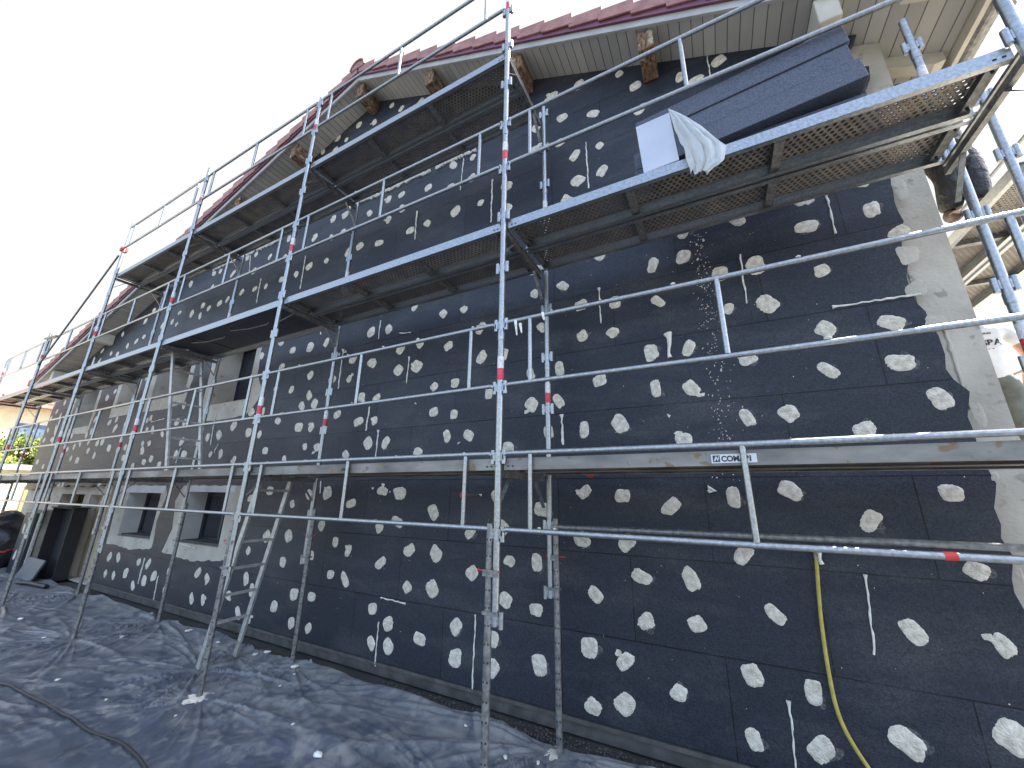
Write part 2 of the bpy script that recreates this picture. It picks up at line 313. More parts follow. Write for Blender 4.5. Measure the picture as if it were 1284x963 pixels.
DOTS="-1.28,6.70 -0.93,6.66 -0.45,6.53 -0.29,6.24 -1.16,6.26 -0.78,6.11 -0.28,5.87 -1.51,6.28 -1.20,5.89 -0.73,5.61 -1.02,5.61 -1.51,5.94 -0.72,5.25 -1.00,5.24 -0.80,4.20 -0.30,3.94 -1.21,3.95 -0.03,3.95 0.01,4.22 -1.02,3.68 -0.68,3.63 -0.29,3.55 -1.13,5.02 0.16,6.09 0.52,6.08 0.29,5.96 0.43,4.19 0.91,4.22 0.90,3.95 0.24,3.69 0.51,3.70 0.93,3.53 0.26,3.35 0.54,3.33 0.87,3.04 0.34,2.88 0.83,2.72 0.27,2.41 0.54,2.42 1.30,4.24 1.31,3.96 1.42,3.71 1.40,3.35 1.24,3.02 1.23,2.72 1.37,2.45 0.95,2.27 -0.10,2.69 0.10,1.81 0.46,1.86 1.29,1.85 0.87,1.67 0.11,1.41 1.30,1.41 -0.62,1.19 -0.26,1.21 -0.61,0.88 -0.25,0.91 0.25,1.04 0.06,0.65 0.39,0.62 -0.42,0.45 -0.79,0.58 -0.81,0.30 0.02,0.28 0.38,0.32 0.95,1.04 1.32,1.03 0.80,0.46 1.25,0.59 -1.53,1.22 -1.81,1.21 -1.54,0.84 -1.00,1.02 -1.07,0.63 -1.51,0.43 -0.72,1.44 -1.10,1.44 -2.37,0.33 -1.06,0.23 -1.98,0.55 -1.97,0.32 -3.24,0.49 -3.45,0.28 -3.21,0.29 -2.81,0.42 -2.38,0.59 -4.21,0.87 -3.96,0.84 -3.43,1.06 -4.49,0.60 -4.47,0.27 -3.02,0.86 -2.69,0.88 -2.22,1.07 -1.85,0.88 -3.48,0.60 -4.20,1.23 -3.96,1.15 -3.50,1.43 -3.03,1.22 -2.67,1.21 -4.60,1.05 -4.49,1.41 -5.00,2.69 -4.06,2.70 -3.77,2.69 -5.07,2.42 -4.81,2.40 -4.22,2.28 -3.84,2.41 -3.54,2.40 -2.62,2.43 -3.02,2.26 -4.47,1.80 -4.83,1.78 -4.01,1.68 -3.51,1.83 -3.24,1.81 -2.74,1.62 -3.24,1.50 -2.54,2.67 -4.49,2.83 -5.33,3.96 -4.96,3.97 -4.03,3.96 -3.70,3.94 -3.27,4.17 -2.79,3.97 -5.21,3.49 -4.70,3.35 -4.35,3.32 -5.16,3.17 -5.01,3.03 -4.33,3.61 -3.94,3.49 -3.45,3.32 -3.15,3.33 -3.45,3.61 -3.13,3.63 -2.68,3.52 -2.85,3.03 -2.55,3.04 -4.06,3.03 -3.78,2.99 -2.83,2.72 -2.48,3.96 -2.23,3.66 -1.54,3.94 -1.46,3.52 -1.02,3.34 -1.53,4.23 -2.20,3.30 -1.91,3.28 -1.59,3.02 -1.27,3.03 -0.72,3.32 -0.39,3.06 -0.87,2.86 -2.09,2.87 -1.58,2.69 -1.29,2.70 -0.38,2.72 -2.33,2.42 -1.40,2.40 -1.04,2.40 -0.71,2.43 -1.84,2.27 -0.20,2.26 -0.08,3.05 -1.97,1.79 -1.06,1.84 -1.47,1.68 -2.26,1.44 -1.91,1.49 -0.73,1.81 -0.35,1.73 -2.79,6.29 -2.46,6.27 -3.22,6.08 -2.81,5.92 -2.46,5.92 -4.01,6.19 -3.74,6.17 -4.40,6.08 -3.96,5.80 -3.70,5.90 -3.49,5.44 -3.18,5.45 -2.70,5.47 -2.30,5.45 -1.92,5.56 -2.52,6.49 -1.92,5.21 -4.21,8.23 -3.97,8.02 -3.55,7.93 -5.01,8.23 -4.60,8.07 -5.55,8.20 -5.30,8.03 -5.95,8.07 -5.58,7.93 -6.41,7.96 -6.96,7.88 -7.41,7.89 -6.50,6.31 -5.29,6.30 -4.99,6.27 -5.72,6.07 -5.26,5.92 -4.98,5.93 -7.01,6.08 -6.51,5.92 -7.52,6.29 -7.82,6.31 -8.24,6.06 -8.25,6.47 -7.46,5.90 -5.73,5.50 -5.29,5.48 -4.78,5.48 -4.52,5.51 -4.10,5.43 -6.06,5.44 -6.48,5.45 -6.93,5.43 -7.29,5.47 -7.73,5.51 -8.21,5.47 -9.05,6.29 -8.79,6.27 -10.01,6.29 -9.58,5.46 -9.18,5.32 -9.17,5.56 -8.88,5.43 -8.49,5.45 -10.17,5.61 -10.42,5.44 -10.17,5.33 -12.05,6.43 -11.62,6.34 -12.48,6.34 -11.91,5.77 -10.85,5.44 -11.72,5.32 -12.09,5.27 -12.55,5.23 -13.54,5.75 -13.10,5.65 -14.16,5.37 -13.47,5.18 -13.03,5.09 -8.96,5.94 -13.38,6.30 -11.59,5.99 -13.51,6.00 -14.13,5.06 -15.99,5.57 -12.43,4.05 -10.89,4.20 -11.14,3.96 -13.45,4.16 -15.71,4.10 -15.20,4.11 -16.55,4.13 -16.12,3.89 -16.32,3.38 -15.75,3.09 -15.68,3.30 -13.12,3.43 -13.13,3.14 -12.20,3.29 -13.36,3.06 -13.60,2.88 -13.08,2.89 -12.27,2.85 -11.85,3.33 -11.45,3.41 -11.79,3.13 -12.80,3.93 -10.13,3.43 -9.69,3.44 -10.29,3.19 -10.14,3.23 -10.18,3.00 -9.92,2.97 -9.46,2.86 -10.20,2.71 -9.90,2.70 -8.88,3.36 -8.99,3.06 -8.69,3.03 -16.41,3.73 -15.71,3.74 -15.73,3.41 -16.35,3.10 -14.34,3.10 -14.33,2.76 -13.92,2.81 -12.54,2.83 -11.80,2.69 -12.95,2.68 -12.50,2.55 -13.89,2.53 -13.43,2.47 -15.22,2.52 -16.27,2.51 -15.69,2.37 -10.96,2.67 -10.92,2.45 -9.92,2.34 -9.65,2.39 -10.12,2.57 -14.13,1.91 -13.86,1.91 -11.72,1.93 -12.91,1.89 -8.61,2.67 -8.72,2.44 -8.42,2.43 -7.74,2.70 -7.39,2.72 -7.00,2.85 -7.42,3.02 -7.75,3.03 -7.52,2.40 -7.21,2.40 -6.78,2.28 -9.26,2.27 -10.37,2.27 -8.98,4.19 -8.18,4.16 -5.76,3.98 -6.12,4.18 -5.97,3.72 -6.01,3.38 -5.61,3.31 -5.29,3.02 -6.56,3.04 -6.53,2.71 -5.81,2.84 -5.28,2.71 -6.22,2.66 -6.25,3.02 -6.60,4.02 -5.99,2.40 -5.49,2.26 -6.13,1.71 -5.69,1.82 -5.14,1.65 -5.58,1.22 -5.11,1.25 -5.94,1.01 -5.14,0.93 -5.87,0.66 -6.21,0.42 -5.70,0.54 -5.91,0.24 -5.66,0.22 -5.17,0.41 -4.82,0.59 -4.79,0.28 -7.13,0.27 -6.82,0.29 -7.11,0.62 -6.83,0.57 -7.97,0.56 -7.96,0.29 -10.26,0.60 -9.89,0.62 -10.24,0.32 -9.89,0.32 -9.44,0.40 -9.06,0.61 -8.71,0.61 -9.06,0.24 -8.71,0.35 -8.42,0.45"
FOAM="-0.88,5.73,-0.88,5.08,1.0 1.07,4.25,1.07,3.83,1.0 0.41,3.83,0.40,3.37,1.0 0.94,3.21,1.43,3.20,1.0 -0.23,3.21,-0.24,2.99,2.4 -0.83,3.82,-0.83,3.44,1.0 -1.26,2.56,-1.25,2.27,2.0 0.78,1.34,0.74,0.89,0.8 0.25,0.55,0.23,0.19,0.9 -2.16,0.72,-2.17,0.12,1.0 -3.37,0.49,-3.36,0.09,1.0 -3.37,0.72,-3.02,0.71,1.0 -3.28,3.47,-3.29,3.13,1.2 -3.88,2.88,-3.90,2.57,1.3 -3.68,2.56,-3.68,2.21,1.6 -3.87,4.10,-3.87,3.83,1.0 -4.55,3.79,-4.54,3.20,1.4 -5.14,4.23,-5.11,4.12,1.3 -3.50,3.84,-3.30,3.81,1.0 -2.13,5.74,-2.13,5.09,1.3 -2.61,6.32,-2.64,5.79,1.1 -3.39,5.72,-3.38,5.25,1.3 0.43,6.20,0.43,5.92,1.0 -5.88,5.76,-5.86,5.10,1.2 -7.14,5.63,-7.12,5.13,1.2 -7.71,6.32,-7.61,5.90,1.0 -7.64,3.09,-7.58,2.56,1.3 -7.34,2.56,-7.41,2.42,1.4 -8.58,2.55,-8.62,2.28,1.5 -10.04,3.14,-9.52,3.17,1.3 -8.87,0.69,-8.88,0.28,1.6 -8.26,0.47,-8.23,0.13,1.4 -7.83,0.99,-7.32,0.95,1.2 -4.62,1.95,-4.60,1.80,1.3"
# ------------------------------------------------------------------ roof profile of the gable (height of the soffit over x)
XR, ZR = -4.6, 8.55
XL_WALL, XR_WALL = -16.7, 1.7
XL_EAVE, XR_EAVE = -17.35, 2.28
def S(x): return ZR - .463*(x - XR) if x > XR else ZR - .318*(XR - x)

# ================================================================== HOUSE
house = thing('house', 'tall gabled house clad in dark grey insulation boards dotted with pale mortar', 'house', (XR, 5, 0))
HO = (XR, 5, 0)
def hp(mb, name, mat, parent=None, **k):
    return mb.build(name, mat, parent or house, HO, **k)
UP = [(-14.9,-13.45,3.30,4.55), (-12.15,-11.28,3.62,4.55), (-10.42,-9.0,3.62,4.55), (-7.95,-6.80,3.29,4.47)]
LOW = [(-10.2,-8.9,.98,1.76), (-7.93,-6.72,1.0,1.79)]
DOORS = [(-14.1,-12.6,.03,1.70), (-12.35,-11.1,.03,1.70)]
def rect(a): x0,x1,z0,z1 = a; return [(x0,z0),(x0,z1),(x1,z1),(x1,z0)]
outline = [(XL_WALL,0),(XR_WALL,0),(XR_WALL,S(XR_WALL)+.02),(XR,ZR+.02),(XL_WALL,S(XL_WALL)+.02)]
hp(MB().prism([outline] + [rect(a) for a in UP+LOW+DOORS], .10, .74), 'masonry_wall', M['plaster'])
mb = MB()
mb.box(XR_WALL-.30,.741,0,XR_WALL,11,S(XR_WALL)); mb.box(XL_WALL,.741,0,XL_WALL+.3,11,S(XL_WALL)); mb.box(XL_WALL,11.001,0,XR_WALL,11.3,5)
hp(mb, 'side_walls', M['plaster'])
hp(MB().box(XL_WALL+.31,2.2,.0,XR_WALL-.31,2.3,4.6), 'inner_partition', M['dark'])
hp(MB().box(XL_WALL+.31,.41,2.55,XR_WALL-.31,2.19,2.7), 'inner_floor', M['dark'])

# --- insulation cladding: one sheet of boards with ragged openings round the windows
rnd = random.Random(3)
def jag(pts, step=.09, a=.022, seed=1, close=False):
    r = random.Random(seed); out = []; P = pts + ([pts[0]] if close else [])
    for (x0,z0),(x1,z1) in zip(P, P[1:]):
        n = max(1, int(math.hypot(x1-x0, z1-z0)/step))
        for i in range(n):
            t = i/n; out.append((x0+(x1-x0)*t + r.uniform(-a,a), z0+(z1-z0)*t + r.uniform(-a,a)))
    if not close: out.append(P[-1])
    return out
right_edge = [(1.45,.13),(1.45,1.0),(1.446,1.39),(1.452,1.58),(1.488,2.0),(1.481,2.23),(1.50,2.48),(1.43,2.66),(1.451,2.97),(1.40,3.25),(1.40,3.52),(1.47,3.87),(1.46,4.1),(1.54,4.6),(1.50,5.1),(1.545,5.3),(1.40,5.42),(1.50,5.62),(1.544,S(1.544)-.004)]
front = [(-10.85,.13)] + jag(right_edge, .08, .02, 5) + [(XR,ZR-.004),(-16.62,S(-16.62)-.004),(-16.55,3.6),(-16.62,2.6),(-16.5,1.78)] + \
        jag([(-16.45,1.76),(-14.4,1.9),(-12.6,1.86),(-11.0,1.93),(-10.98,1.2)], .15, .03, 8)
holes = [jag([(-15.12,3.08),(-15.08,4.62),(-13.3,4.62),(-13.25,3.6),(-13.35,3.1),(-14.3,3.14)],.12,.013,11,True),
         jag([(-12.36,3.40),(-12.33,4.62),(-11.1,4.62),(-11.12,3.4)],.12,.013,12,True),
         jag([(-10.68,3.40),(-10.62,4.62),(-8.85,4.62),(-8.8,3.9),(-8.92,3.42),(-9.6,3.36)],.12,.013,13,True),
         jag([(-8.22,3.0),(-8.2,4.62),(-6.66,4.62),(-6.62,3.7),(-6.42,3.45),(-6.45,3.22),(-6.7,3.02),(-7.3,2.98)],.10,.013,14,True),
         jag([(-10.6,.82),(-10.66,1.9),(-8.78,1.9),(-8.68,1.75),(-8.8,1.3),(-8.72,.85),(-9.5,.78)],.10,.013,15,True),
         jag([(-8.38,.82),(-8.2,1.2),(-8.34,1.62),(-8.18,1.9),(-6.42,1.9),(-6.32,1.7),(-6.36,1.2),(-6.5,.84),(-7.4,.76)],.10,.013,16,True)]
ins = hp(MB().prism([front] + holes, 0.0, .099), 'insulation_cladding', M['eps'])
# mortar collars round the openings, nearly flush with the boards
for hol, wd in zip(holes, UP + LOW):
    cx_ = sum(p[0] for p in hol)/len(hol); cz_ = sum(p[1] for p in hol)/len(hol)
    hp(MB().prism([[(cx_+(a-cx_)*.998, cz_+(c_-cz_)*.998) for a, c_ in hol], rect(wd)], .005, .0985), 'mortar_collar', M['plaster'])
# mortar smears over the ragged right edge
def blob_pts(cx, cz, rx, rz, r, n=18, rough=.20, tilt=0.0):
    fr = r.uniform(0, 6.28)
    ph = [r.uniform(0, 6.28) for _ in range(4)]; out = []
    for k in range(n):
        t = 2*math.pi*k/n
        q = 1 + rough*(.55*math.sin(2*t+ph[0]) + .35*math.sin(3*t+ph[1]) + .22*math.sin(5*t+ph[2])) + r.uniform(-.03,.03)
        if n >= 30 and math.cos(t-fr) > .35: q += r.uniform(-.02,.08)
        ct, st = math.cos(t), math.sin(t); sq = 1/(abs(ct)**3.2 + abs(st)**3.2)**(1/3.2); a, b = rx*q*ct*sq, rz*q*st*sq
        out.append((cx + a*math.cos(tilt) - b*math.sin(tilt), cz + a*math.sin(tilt) + b*math.cos(tilt)))
    return out
def add_blob(mb, cx, cz, rx, rz, r, th=.004, n=18, rough=.2, tilt=0, y=0.0):
    """trowelled patch: thin feathered rim, slightly domed and uneven middle"""
    P = blob_pts(cx, cz, rx, rz, r, n, rough, tilt); Q = [(cx+(a-cx)*.82, cz+(b-cz)*.82) for a,b in P]; R = [(cx+(a-cx)*.4, cz+(b-cz)*.4) for a,b in P]
    V = [(a, y-.0006, b) for a,b in P] + [(a, y-th*r.uniform(.7,1.2), b) for a,b in Q] + [(a, y-th*r.uniform(.8,1.7), b) for a,b in R] + [(cx, y-th*r.uniform(.6,1.6), cz)]
    F = []
    for k in range(n):
        j = (k+1) % n; F += [(k, j, n+j, n+k), (n+k, n+j, 2*n+j, 2*n+k), (2*n+k, 2*n+j, 3*n)]
    mb.add(V, F)
dots = [tuple(map(float, t.split(','))) for t in DOTS.split()]
def in_poly(x, z, P):
    c = False; j = len(P)-1
    for i in range(len(P)):
        if (P[i][1] > z) != (P[j][1] > z) and x < (P[j][0]-P[i][0])*(z-P[i][1])/(P[j][1]-P[i][1]) + P[i][0]: c = not c
        j = i
    return c
ok = [d for d in dots if in_poly(d[0], d[1], front) and not any(in_poly(d[0], d[1], h) for h in holes)]
cam_xyz = Vector((0, -3.4615, 1.8054))
ok.sort(key=lambda d: (Vector((d[0], 0, d[1])) - cam_xyz).length)
rest = MB()
for i, (x, z) in enumerate(ok):
    r = random.Random(i*7+1); far = min(1.0, max(0, -x)/14)
    w = r.uniform(.040,.080)*(1 + .35*far); h = r.uniform(.046,.080)
    k = MB() if i < 100 else rest
    add_blob(k, x, z, w, h, r, .004 + r.uniform(0,.003), 46 if i < 120 else 14, r.uniform(.05,.18), r.uniform(-.9,.9))
    if r.random() < .25: add_blob(k, x + r.uniform(-.07,.07), z + r.uniform(-.07,.07), .03, .02, r, .002, 10, .4, 0, -.0015)
    if i < 100:
        n0 = len(k.f); sm = r.random() < .55
        if sm: a_ = r.uniform(-1.2, .6); add_blob(k, x + math.cos(a_)*w*.55, z + math.sin(a_)*h*.55, w*.8, h*.75, r, .0008, 26, .35, r.uniform(-1,1))
        o = hp(k, 'mortar_patch', M['mortar'], ins)
        if sm:
            o.data.materials.append(M['smear'])
            for f in o.data.polygons[n0:]: f.material_index = 1
o = hp(rest, 'mortar_patches', M['mortar'], ins); o['kind'] = 'stuff'
# foam beads squeezed out of the joints
for x0,z0,x1,z1,w in [tuple(map(float, t.split(','))) for t in FOAM.split()]:
    L_ = math.hypot(x1-x0, z1-z0); n = max(4, int(L_/.035)); P = []; R = []
    for i in range(n+1):
        t = i/n; P.append((x0+(x1-x0)*t + rnd.uniform(-.005,.005), -.004, z0+(z1-z0)*t + rnd.uniform(-.005,.005))); R.append(.0068*w*rnd.uniform(.5,1.35))
    if w > 1.5 or rnd.random() < .5: R[0] *= 1.9
    k = MB().tube(P, R, 7)
    hp(k, 'foam_bead', M['foam'], ins, smooth=True)
for x, z, s in LUMPS:
    P = [(x+rnd.uniform(-s,s)*.8, -.004-rnd.uniform(0,.012), z+rnd.uniform(-s,s)*.8) for _ in range(5)]
    hp(MB().tube(P, [s*rnd.uniform(.25,.5) for _ in P], 7), 'foam_lump', M['foam'], ins, smooth=True)
k = MB()                                        # long foamed joint high on the gable
for a, b in ((-9.1,-7.6),(-7.5,-6.7),(-4.9,-3.2),(-3.1,-2.4)):
    k = MB()
    P = [(a+(b-a)*i/30, -.003, 6.38+rnd.uniform(-.022,.022)) for i in range(31)]; k.tube(P, [rnd.uniform(.012,.05) for _ in P], 6); hp(k, 'foam_bead', M['foam'], ins, smooth=True)
k = MB()                                        # splashed mortar droplets running down the boards
for i in range(260):
    z = 4.15 - 2.25*rnd.random()**1.1; x = .10 + (4.1-z)*.004 + rnd.gauss(0,.035)*(1 + (4.1-z)*.5); q = rnd.uniform(.0018,.0055)*(2 if rnd.random()<.06 else 1)
    k.tube([(x,-.0005,z-q),(x+rnd.uniform(-.004,.004),-.002,z),(x+rnd.uniform(-.006,.006),-.0005,z+q*rnd.uniform(.8,2))], [q*.4,q,q*.4], 5)
for i in range(260):
    x = rnd.uniform(-8,1.4); z = rnd.uniform(.3,6); q = rnd.uniform(.0015,.004); k.tube([(x,-.0003,z-q),(x,-.002,z),(x,-.0003,z+q)], [q*.4,q,q*.4], 5)
o = hp(k, 'mortar_splashes', M['mortar'], ins); o['kind'] = 'stuff'
# mortar smears along the bare corner strip and where adhesive was spread over board ends
k = MB()
for z, x, w, h in ((2.97,1.46,.10,.12),(3.25,1.42,.12,.10),(3.52,1.43,.10,.16),(4.08,1.50,.07,.2),(2.33,1.52,.05,.16),(1.95,1.50,.035,.05),(5.42,1.43,.07,.04),(1.4,1.47,.03,.1),(.9,1.47,.05,.12),(4.6,1.53,.04,.15)):
    k = MB(); add_blob(k, x, z, w*.5, h*.5, rnd, .003, 40, .25); hp(k, 'edge_mortar', M['plaster'], ins, smooth=True)
k = MB()
P = [(1.53+.004*rnd.uniform(-1,1), .094, 2.98 - i*.03) for i in range(21)]; k.tube(P, [.008+.008*rnd.random() for _ in P], 7)
hp(k, 'edge_mortar', M['plaster'], ins, smooth=True)
k = MB()                                        # rough trowelled coat over the bare masonry strip
nz, nx = 220, 10; V = []; F = []
for i in range(nz):
    z = .14 + (S(1.56)-.15)*i/(nz-1); 
    for j in range(nx):
        x = 1.44 + (1.699-1.44)*j/(nx-1); V.append((x, .094 - .0035*noise.noise(Vector((x*6, z*2.1, 2))) - .0015*noise.noise(Vector((x*30, z*14, 5))), min(z, S(x)-.01)))
for i in range(nz-1):
    for j in range(nx-1): a = i*nx+j; F.append((a, a+1, a+nx+1, a+nx))
V += [(x, .0995, z) for x, y, z in V[:]]; o2 = nz*nx; F += [tuple(o2+i for i in reversed(f)) for f in F[:]]
k.add(V, F); hp(k, 'trowelled_coat', M['plaster'], smooth=True)
# small darker insulation strips filling between openings
# starter profile at the foot of the boards
hp(MB().box(-10.85,-.010,.100,1.46,.10,.128), 'starter_profile', M['concrete_base'])
hp(MB().box(-10.85,.03,.0,1.69,.099,.099), 'plinth', M['concrete_base'])
# windows
for i, (x0,x1,z0,z1) in enumerate(UP):
    yy = .09 if i == 3 else .34
    w = hp(MB().bar((x0+.001,.31+yy,(z0+z1)/2),(x0+.05,.31+yy,(z0+z1)/2),.06,z1-z0-.002).bar((x1-.05,.31+yy,(z0+z1)/2),(x1-.001,.31+yy,(z0+z1)/2),.06,z1-z0-.002)
           .box(x0+.051,.28+yy,z0+.001,x1-.051,.34+yy,z0+.05).box(x0+.051,.28+yy,z1-.05,x1-.051,.34+yy,z1-.001), 'window', M['shutter'])
    k = MB(); n = int((z1-z0-.1)/.048)
    for j in range(n): k.box(x0+.052,.288+yy,z0+.055+j*.048,x1-.052,.300+yy,z0+.055+j*.048+.040)
    k.box(x0+.052,.302+yy,z0+.052,x1-.052,.306+yy,z1-.052)
    hp(k, 'roller_shutter', M['shutter'], w)
for i, (x0,x1,z0,z1) in enumerate(LOW):
    w = hp(MB().box(x0+.001,.29,z0+.001,x0+.07,.35,z1-.001).box(x1-.07,.29,z0+.001,x1-.001,.35,z1-.001).box(x0+.071,.29,z0+.001,x1-.071,.35,z0+.07)
           .box(x0+.071,.29,z1-.07,x1-.071,.35,z1-.001).box((x0+x1)/2-.03,.285,z0+.071,(x0+x1)/2+.03,.345,z1-.071), 'window', M['shutter'])
    hp(MB().box(x0+.072,.31,z0+.071,(x0+x1)/2-.031,.318,z1-.071).box((x0+x1)/2+.031,.31,z0+.071,x1-.072,.318,z1-.071), 'pane', M['glass_dark'], w)
    hp(MB().box(x0+.002,.06,z0-.002,x1-.002,.285,z0+.035), 'sill', M['concrete_base'], w)
    hp(MB().box(x0-.16,-.001,z1+.001,x1+.14,.0045,1.885), 'lintel_coat', M['render_white'])
    hp(MB().box(x0+.001,.006,z0+.036,x0+.008,.284,z1-.001), 'reveal_lining', M['render_white'])
hp(MB().box(-12.34,.25,.04,-11.11,.29,1.69), 'door', M['beige_panel'])
hp(MB().box(-14.09,.30,.04,-13.98,.36,1.69).box(-13.40,.30,.04,-13.30,.36,1.69), 'door_frame', M['beige_panel'])
# roof
def band(x0, x1, dz0, dz1, y0, y1, mb=None, n=1):
    mb = mb or MB(); mb.prism([[(x0, S(x0)+dz0), (x1, S(x1)+dz0), (x1, S(x1)+dz1), (x0, S(x0)+dz1)]], y0, y1); return mb
roof = hp(band(XR, XR_EAVE, .035, .20, -.395, 11.6, band(XL_EAVE, XR, .035, .20, -.395, 11.6)), 'roof', M['tile'])
hp(band(XR, XR_EAVE-.12, 0, .030, -.395, 11.5, band(XL_EAVE+.12, XR, 0, .030, -.395, 11.5)), 'soffit', M['boards'], roof)
hp(band(XR, XR_EAVE-.02, -.025, .085, -.425, -.397, band(XL_EAVE, XR, -.025, .085, -.425, -.397)), 'barge_board', M['barge'], roof)
k = band(XR, XR_EAVE, .065, .175, -.440, -.427, band(XL_EAVE, XR, .065, .175, -.440, -.427)); band(XR, XR_EAVE, .060, .072, -.455, -.441, k); band(XL_EAVE, XR, .060, .072, -.455, -.441, k)
hp(k, 'verge_flashing', M['flash'], roof)
k = MB()
def verge_tiles(side):
    sl = .463 if side > 0 else -.318; x = XR + side*.02; step = .335; end = XR_EAVE if side > 0 else XL_EAVE
    while (x - end)*side < 0:
        xa, xb = x, x + side*(step+.045); za, zb = S(XR+side*abs(xa-XR))+.0, S(xb)
        hi_a, hi_b = .270, .345; lo_a, lo_b = .125, .170; y = -.462 + rnd.uniform(-.006,.004); j = rnd.uniform(-.004,.004)
        P = [(xa, za+lo_a+j), (xb, zb+lo_b+j), (xb, zb+hi_b+j), (xa, za+hi_a+j)]
        k.prism([P], y, y+.02)                                # hanging verge face
        k.prism([[(xa, za+hi_a-.02+j), (xb, zb+hi_b-.02+j), (xb, zb+hi_b+.001+j), (xa, za+hi_a+.001+j)]], y+.021, -.10)
        x += side*step
verge_tiles(1); verge_tiles(-1)
hp(k, 'verge_tiles', M['tile'], roof, bevel=.006)
k = MB(); n = 12
for yy in range(4):
    y0 = -.50 + yy*.42; ra = .17 if yy == 0 else .15
    V = [(XR+.0+ra*1.0*math.cos(math.pi*t/n), y, ZR+.20+ra*math.sin(math.pi*t/n)) for y in (y0, y0+.44) for t in range(n+1)]
    V += [(XR+(ra-.02)*math.cos(math.pi*t/n), y, ZR+.20+(ra-.02)*math.sin(math.pi*t/n)) for y in (y0, y0+.44) for t in range(n+1)]
    m_ = n+1; F = []
    for t in range(n): F += [(t,t+1,m_+t+1,m_+t),(2*m_+t,3*m_+t,3*m_+t+1,2*m_+t+1),(t,2*m_+t,2*m_+t+1,t+1),(m_+t,m_+t+1,3*m_+t+1,3*m_+t)]
    F += [(0,m_,3*m_,2*m_),(n,2*m_+n,3*m_+n,m_+n)]; k.add(V, F)
k.prism([[(XR+.14*math.cos(math.pi*t/n), ZR+.20+.14*math.sin(math.pi*t/n)) for t in range(n+1)]], -.48, -.45)
hp(k, 'ridge_cap', M['tile'], roof)
# rafter tails, fascia and gutter of the right-hand eave
for y in (-.33, .30, .93, 1.56, 2.2, 2.9):
    k = MB().prism([[(XR_WALL+.002, S(XR_WALL)-.001), (2.12, S(2.12)-.001), (2.12, S(2.12)-.09), (2.05, S(2.05)-.13), (XR_WALL+.002, S(XR_WALL)-.13)]], y-.05, y+.05)
    hp(k, 'rafter_tail', M['boards_plain'], roof)
hp(MB().box(2.165,-.42,S(2.16)-.10,2.20,11.5,S(2.16)+.16), 'fascia', M['boards_plain'], roof)
k = MB(); n = 10; V = []
for y in (-.45, 11.4):
    for rr in (.075, .071):
        V += [(2.285+rr*math.cos(math.pi+math.pi*t/n), y, S(2.25)+.06+rr*math.sin(math.pi+math.pi*t/n)) for t in range(n+1)]
m_ = n+1; F = []
for t in range(n): F += [(t,t+1,2*m_+t+1,2*m_+t),(m_+t,3*m_+t,3*m_+t+1,m_+t+1),(t,m_+t,m_+t+1,t+1)]
k.add(V, F); k.prism([[(2.285+.0745*math.cos(math.pi+math.pi*t/n), S(2.25)+.06+.0745*math.sin(math.pi+math.pi*t/n)) for t in range(n+1)]], -.456, -.451)
g = hp(k, 'gutter', M['galv_old'], roof)
hp(MB().tube([(2.285,-.12,S(2.25)-.01),(2.285,-.12,S(2.25)-.12)], .045, 14), 'outlet', M['galv_old'], g)
for px_, m_ in ((1.27,'boards_plain'),(-.12,'wood_old'),(-1.62,'wood_old'),(-3.05,'wood_old'),(-4.6,'wood_old'),(-6.25,'wood_old'),(-7.9,'wood_old'),(-9.6,'wood_old'),(-13.6,'boards_plain'),(-15.9,'boards_plain')):
    h = .27; z = S(px_)-.002; xs = -.075, .075
    if px_ == XR: z -= .03
    P = [(px_-.078, min(z, S(px_-.078)-.002)), (px_+.078, min(z, S(px_+.078)-.002)), (px_+.078, z-h), (px_-.078, z-h)]
    hp(MB().prism([P], -.37, -.002), 'purlin', M[m_], roof, bevel=.012)

